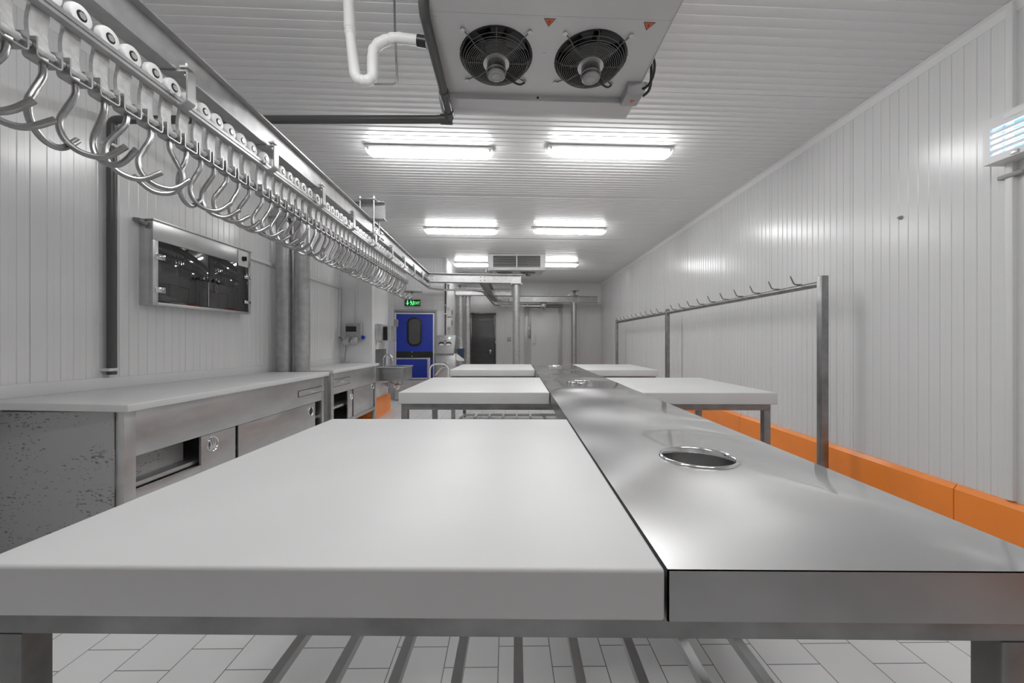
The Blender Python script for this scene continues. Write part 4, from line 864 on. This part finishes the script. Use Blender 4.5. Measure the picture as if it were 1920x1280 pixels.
# ------------------------------------------------------------------ ceiling coolers
def cooler(origin, yaw, label, detail=True):
    O = Vector(origin); t = thing('ceiling_cooler', label, 'evaporator cooler', O, yaw, 'ceiling fan coolers')
    X = Matrix.Translation(O) @ Matrix.Rotation(yaw, 4, 'Z'); hw = 0.652
    zs, zl, zt = -0.285, -0.335, -0.375; ys, yl, yf, yn = -0.430, 0.150, 0.312, -0.95
    # casing: two end plates, roof, near sloped panel
    mb = MB(); mb.box((-hw+0.01,yn+0.02,-0.05), (hw-0.01,yf-0.01,-0.012))
    for x in (-hw, hw-0.006):
        mb.prism([(yn,-0.01),(yn,-0.26),(ys,zs-0.004),(yl,zl-0.01),(yf,zl-0.01),(yf,-0.01)], (x,0,0), (0,1,0), (0,0,1), (1,0,0), 0.006)
    mb.xf(X).build('casing', M['coolw'], t)
    mb = MB(); mb.hexa([(-hw+0.006,yn,-0.262),(hw-0.006,yn,-0.262),(hw-0.006,ys,zs-0.001),(-hw+0.006,ys,zs-0.001),(-hw+0.006,yn,-0.256),(hw-0.006,yn,-0.256),(hw-0.006,ys,zs+0.006),(-hw+0.006,ys,zs+0.006)]).box((-hw+0.006,yn-0.004,-0.262), (hw-0.006,yn,-0.02))
    mb.xf(X).build('access_panel', M['coolw'], t)
    # fan panel, slightly sloped, with two round openings
    th = math.atan2(zl-zs, yl-ys); T = X @ Matrix.Translation((0,ys,zs)) @ Matrix.Rotation(th, 4, 'X'); ln = math.hypot(yl-ys, zl-zs)
    mb = MB(); FR = 0.203; fx_ = 0.279; fy = ln*0.475
    ring = plate_with_holes(mb, 0, 0, 0, 0, None, 0.0)
    ring(-fx_, fy, FR, -hw+0.006, 0, 0, ln); ring(fx_, fy, FR, 0, hw-0.006, 0, ln)
    mb.xf(T).build('fan_panel', M['coolw'], t, solid=0.002, flat=True)
    for s_ in (-1, 1):
        c = Vector((s_*fx_, fy, 0)); mb = MB()
        mb.lathe([(FR+0.012,0.0),(FR+0.008,-0.006),(FR-0.001,-0.004),(FR-0.012,0.03),(FR-0.012,0.16),(FR-0.016,0.16),(FR-0.016,0.03),(FR-0.004,-0.001)], c, (0,0,1), 40); mb.cyl(c+Vector((0,0,0.15)), c+Vector((0,0,0.155)), FR-0.014, 40)
        fan = mb.xf(T).build('fan_shroud', M['black'], t)
        mb = MB()   # five broad blades
        for k in range(5):
            a = 2*math.pi*k/5+0.4*s_; vs = []
            for (rr, da, zz) in ((0.06,-0.35,0.09),(0.06,0.35,0.06),(0.175,0.5,0.065),(0.18,-0.2,0.105)):
                vs.append(c+Vector((rr*math.cos(a+da), rr*math.sin(a+da), zz)))
            mb.add(vs+[v+Vector((0,0,0.004)) for v in vs], [(0,1,2,3),(7,6,5,4),(0,4,5,1),(1,5,6,2),(2,6,7,3),(3,7,4,0)])
        mb.cyl(c+Vector((0,0,0.05)), c+Vector((0,0,0.12)), 0.062, 20); mb.xf(T).build('fan_blades', M['greyp'], fan)
        mb = MB(); n = 13   # wire guard, domed
        for k in range(n):
            q = k/(n-1); rr = 0.075+(FR-0.075)*q; z = -0.045*(1-max(0,(q-0.75)/0.25)**2) if q > 0.75 else -0.045
            mb.tube([c+Vector((rr*math.cos(2*math.pi*i/40), rr*math.sin(2*math.pi*i/40), z)) for i in range(40)], 0.0020 if k < n-1 else 0.003, 5, True)
        for k in range(8):
            a = math.pi/4*k; e = Vector((math.cos(a), math.sin(a), 0)); w_ = 0.0035 if k % 2 else 0.0022
            pth = [c+e*0.07+Vector((0,0,-0.042)), c+e*(FR*0.8)+Vector((0,0,-0.042)), c+e*FR*0.97+Vector((0,0,-0.02)), c+e*(FR+0.002)+Vector((0,0,-0.003))]
            if k % 2: pth[-1] = c+e*(FR+0.055)+Vector((0,0,-0.006))
            mb.tube(pth, w_, 6)
        mb.xf(T).build('wire_guard', M['wire'], fan)
        for k in range(4):
            a = math.pi/4+math.pi/2*k; q = c+Vector((math.cos(a)*(FR+0.055), math.sin(a)*(FR+0.055), 0)); mb = MB(); mb.cyl(q+Vector((0,0,-0.012)), q, 0.0125, 12); mb.xf(T).build('guard_bolt', M['bolt'], fan)
        mb = MB(); mb.lathe([(0.0,-0.050),(0.076,-0.050),(0.078,-0.046),(0.078,-0.040),(0.0,-0.040)], c, (0,0,1), 28, False); fl = mb.xf(T).build('motor_flange', M['bolt'], fan)
        mb = MB(); mb.lathe([(0.0,-0.125),(0.046,-0.125),(0.054,-0.118),(0.055,-0.1),(0.059,-0.098),(0.059,-0.092),(0.054,-0.09),(0.054,-0.05),(0.0,-0.05)], c, (0,0,1), 28, False); mo = mb.xf(T).build('motor', M['frame'], fan)
        mb = MB(); mb.cyl(c+Vector((0,0,-0.1265)), c+Vector((0,0,-0.125)), 0.026, 20); mb.box(c+Vector((-0.016,0.028,-0.1265)), c+Vector((0.016,0.04,-0.125))); mb.xf(T).build('rating_plate', M['grey'], mo)
        mb = MB(); mb.tube(fillet([c+Vector((0.045,-0.03,-0.08)), c+Vector((0.11,-0.09,-0.06)), c+Vector((0.16,-0.15,-0.05)), c+Vector((0.19,-0.19,0.0))], 0.03, 4), 0.006, 8); mb.xf(T @ Matrix.Translation(c) @ Matrix.Rotation(R(90), 4, 'Z') @ Matrix.Translation(-c)); mb.build('motor_lead', M['black'], fan)
    if detail:
        for x, y in ((-0.005, 0.0), (0.528, 0.0)):
            mb = MB(); o = T @ Vector((x+0.005, 0.012, -0.001)); ex_ = T.to_3x3() @ Vector((1,0,0)); ey_ = T.to_3x3() @ Vector((0,1,0)); ez_ = T.to_3x3() @ Vector((0,0,-1))
            mb.prism([(-0.034,0.0),(0.034,0.0),(0.0,0.052)], o, ex_, ey_, ez_, 0.001); wn = mb.build('warning_triangle', M['black'], t)
            mb = MB(); mb.prism([(-0.026,0.004),(0.026,0.004),(0.0,0.044)], o+ez_*0.001, ex_, ey_, ez_, 0.0006); tri = mb.build('orange_field', M['warn'], wn)
            mb = MB(); mb.prism([(0.004,0.008),(-0.007,0.021),(-0.001,0.021),(-0.003,0.034),(0.007,0.018),(0.001,0.018)], o+ez_*0.0016, ex_, ey_, ez_, 0.0005); mb.build('flash_symbol', M['black'], wn)
        for x, y in ((-0.49,0.24),(0.0,0.24),(0.49,0.24),(-0.6,0.03),(0.6,0.5)): q = Vector((x,y,0)); mb = MB(); mb.cyl(q+Vector((0,0,-0.005)), q, 0.007, 8); mb.xf(T).build('panel_screw', M['bolt'], t)
    # drip tray and air outlet with louvres
    mb = MB(); mb.box((-hw-0.004,yl,zt), (hw+0.004,yl+0.006,zl+0.006)).box((-hw-0.004,yl+0.006,zt), (hw+0.004,yf+0.02,zt+0.006)).box((-hw-0.004,yf+0.014,zt+0.006), (hw+0.004,yf+0.02,zl+0.02)); tr = mb.xf(X).build('drip_tray', M['coolw'], t, bevel=0.002)
    mb = MB(); mb.box((-hw,yf-0.004,zl+0.01), (-hw+0.12,yf+0.012,-0.012)).box((hw-0.12,yf-0.004,zl+0.01), (hw,yf+0.012,-0.012)).box((-hw+0.12,yf-0.004,-0.03), (hw-0.12,yf+0.012,-0.012)).box((-hw+0.12,yf-0.004,zl+0.01), (hw-0.12,yf+0.012,zl+0.03)).box((-0.012,yf-0.004,zl+0.03), (0.012,yf+0.014,-0.03)); fr = mb.xf(X).build('outlet_frame', M['white'], t)
    mb = MB(); mb.box((-hw+0.1,yf-0.06,zl+0.012), (hw-0.1,yf-0.05,-0.02)); mb.xf(X).build('outlet_back', M['dark'], t)
    mb = MB(); z = zl+0.05
    while z < -0.04: mb.hexa([(-hw+0.12,yf+0.01,z-0.012),(hw-0.12,yf+0.01,z-0.012),(hw-0.12,yf-0.03,z+0.004),(-hw+0.12,yf-0.03,z+0.004),(-hw+0.12,yf+0.01,z-0.006),(hw-0.12,yf+0.01,z-0.006),(hw-0.12,yf-0.03,z+0.010),(-hw+0.12,yf-0.03,z+0.010)]); z += 0.030
    mb.xf(X).build('louvres', M['coolw'], fr)
    mb = MB(); mb.cyl((0,yl-0.004,zl-0.02), (0,yl,zl-0.02), 0.008, 8); mb.xf(X).build('tray_screw', M['black'], t)
    # junction box with cables
    mb = MB(); mb.hexa([(0.56,0.02,zl-0.055),(0.67,0.02,zl-0.055),(0.67,0.16,zl-0.055),(0.56,0.16,zl-0.055),(0.56,0.0,zl+0.012),(0.69,0.0,zl+0.012),(0.69,0.16,zl+0.012),(0.56,0.16,zl+0.012)]); jb = mb.xf(X).build('junction_box', M['grey'], t, bevel=0.004)
    mb = MB(); mb.tube([X @ Vector(p) for p in smooth_path([(0.64,0.03,zl-0.02),(0.68,0.0,zl-0.03),(0.70,-0.06,zl+0.0),(0.69,-0.11,zl+0.06),(0.65,-0.13,zl+0.10)], 2)], 0.008, 8); mb.tube([X @ Vector(p) for p in smooth_path([(0.69,0.08,zl-0.03),(0.71,0.02,zl-0.03),(0.70,-0.03,zl+0.03),(0.68,-0.07,zl+0.1),(0.65,-0.09,zl+0.14)], 2)], 0.009, 8); mb.build('cable', M['black'], t)
    mb = MB(); mb.prism([(-0.018,0.0),(0.018,0.0),(0.0,-0.03)], X @ Vector((0.62,0.09,zl-0.0555)), X.to_3x3() @ Vector((1,0,0)), X.to_3x3() @ Vector((0,-1,0)), (0,0,-1), 0.001); mb.build('small_warning', M['warn'], jb)
    return t
cooler((0.152, 2.486, CEIL), TILT, 'big grey ceiling cooler with two black fans showing, hung above the strip')
oc = C(0.105, 9.22, CEIL); cooler((oc.x, oc.y, CEIL), math.pi+R(1.0), 'smaller looking white louvred ceiling cooler at the far end between the last lights', detail=False)

# white wrapped pipe with a U bend and its rod
dW = 2.2; wp = lambda px, py, dd=dW: W(px, py, dd)
t = thing('wrapped_pipe', 'white tape-wrapped pipe with a U bend hanging beside the big ceiling cooler', 'pipe', wp(655, -40))
pth = [wp(652, -41, 2.2), wp(656, 60), wp(667, 152), wp(699, 152), wp(699, 86), wp(738, 70), wp(803, 79)]
mb = MB(); pth = fillet(pth, [0.02, 0.075, 0.075, 0.07, 0.05], 8); random.seed(3)
rs = [0.029+0.0022*math.sin(i*1.9)+random.uniform(-0.0012, 0.0012) for i in range(len(pth))]
mb.tube(pth, rs, 16); mb.build('wrapping', M['foam'], t)
a_, b_ = wp(783, 76), wp(800, 79); mb = MB(); mb.cyl(a_, b_, 0.031, 16); mb.build('sleeve', M['black'], t)
q0 = wp(739, 60); mb = MB(); tp_ = Vector((q0.x, q0.y, CEIL)); q1 = wp(745, 158); q2 = wp(702, 158)
mb.tube(fillet([tp_, Vector((q0.x+0.004,q0.y,q0.z)), Vector((q1.x,q1.y,q1.z)), q2], 0.03, 6), 0.006, 8); mb.build('hanger_rod', M['frame'], t)

# ------------------------------------------------------------------ hook rack before the ribbed wall
XK = 2.64; ZK = CZ+0.565
t = thing('hook_rack', 'tall steel rack with a row of small upright hooks along the white ribbed wall', 'hook rack', (XK, 6.9, 0))
yk = [3.43, 6.92, 10.38]
for y in yk:
    MB().box((XK-0.03,y-0.03,0.008), (XK+0.03,y+0.03,ZK)).build('post', M['frame'], t, bevel=0.004)
    MB().box((XK-0.06,y-0.06,0), (XK+0.06,y+0.06,0.008)).build('base_plate', M['frame'], t)
zr_ = CZ+0.498
MB().cyl((XK,yk[0],zr_), (XK,yk[-1],zr_), 0.026, 20).build('rail', M['frame'], t)
rk = None
for y in [3.70+0.318*i for i in range(10)]+[7.22+0.318*i for i in range(10)]:
    mb = MB(); mb.tube(fillet([(XK+0.02,y,zr_+0.030),(XK-0.055,y,zr_+0.030),(XK-0.085,y+0.0,zr_+0.095)], 0.025, 5)+[(XK-0.092,y,zr_+0.112)], [0.0065]*8+[0.002], 8); mb.build('hook', M['frame'], t)

# ------------------------------------------------------------------ insect lamp and small things on the ribbed wall
xf = XR-0.125; PI = Plane(xf, 0, R(-90)); aL = PI.hit(1842.5)[0]; yL = -aL; zlo, zhi = CZ+1.04, CZ+1.305; yN = yL-0.62
t = thing('insect_lamp', 'white insect killer lamp with glowing blue slots high on the ribbed wall', 'insect lamp', (XR, (yL+yN)/2, zlo))
mb = MB(); mb.box((xf+0.022,yN,zlo), (XR-0.002,yL,zlo+0.012)).box((xf+0.022,yN,zhi-0.012), (XR-0.002,yL,zhi)).box((xf+0.022,yN,zlo+0.012), (XR-0.002,yN+0.012,zhi-0.012)).box((xf+0.022,yL-0.012,zlo+0.012), (XR-0.002,yL,zhi-0.012)); mb.build('housing', M['white'], t)
mb = MB(); mb.box((XR-0.02,yN+0.012,zlo+0.012), (XR-0.003,yL-0.012,zhi-0.012)); mb.build('glowing_reflector', M['uvblue'], t)  # plate emits a faint blue itself, in place of light from the tubes
mb = MB(); x0, x1 = xf, xf+0.02; zA, zBt = zlo+0.04, zhi-0.055
mb.box((x0,yN,zlo), (x1,yL,zA)).box((x0,yN,zBt), (x1,yL,zhi)).box((x0,yL-0.035,zA), (x1,yL,zBt)).box((x0,yN,zA), (x1,yN+0.035,zBt)).box((x0,yL-0.265,zA), (x1,yL-0.225,zBt))
nb = 5; st = (zBt-zA)/nb
for k in range(nb): mb.box((x0,yN+0.035,zA+st*(k+0.62)), (x1,yL-0.035,zA+st*(k+1)))
mb.build('slotted_front', M['white'], t)
for z in (zlo+0.085, zlo+0.155):
    mb = MB(); mb.cyl((xf+0.055,yN+0.02,z), (xf+0.055,yL-0.02,z), 0.013, 14); mb.build('light_tube', M['uv'], t)
mb = MB(); mb.box((xf-0.002,yL-0.2,zhi-0.042), (xf,yL-0.1,zhi-0.012)); mb.build('rating_label', M['trimw'], t)
mb = MB(); mb.box((xf-0.006,yL-0.17,zlo+0.006), (xf,yL-0.135,zlo+0.026)); mb.build('latch', M['bolt'], t, bevel=0.002)
mb = MB(); y_ = -PRW.hit(1893)[0]; mb.cyl((XR-0.014,y_,0.32), (XR-0.014,y_,zlo-0.02), 0.010, 12)
t2 = thing('wall_conduit', 'thin white conduit with fitting on the wall below the insect lamp', 'conduit', (XR, y_, 0.3)); mb.build('conduit_run', M['white'], t2)
zc_ = CZ+(640-333)/F*2.33; mb = MB(); mb.box((XR-0.04,y_-0.09,zc_-0.012), (XR-0.002,y_+0.03,zc_+0.012)); mb.build('conduit_clip', M['grey'], t2, bevel=0.005)
a, z = PRW.at(1690, 408); o = PRW.pt(a, 0, z); tag(MB().cyl(o, o+Vector((-0.028,0,0)), 0.016, 14, 0.007).build('wall_plug', M['grey'], at=o), 'small grey conical plug alone on the ribbed wall', 'wall plug')
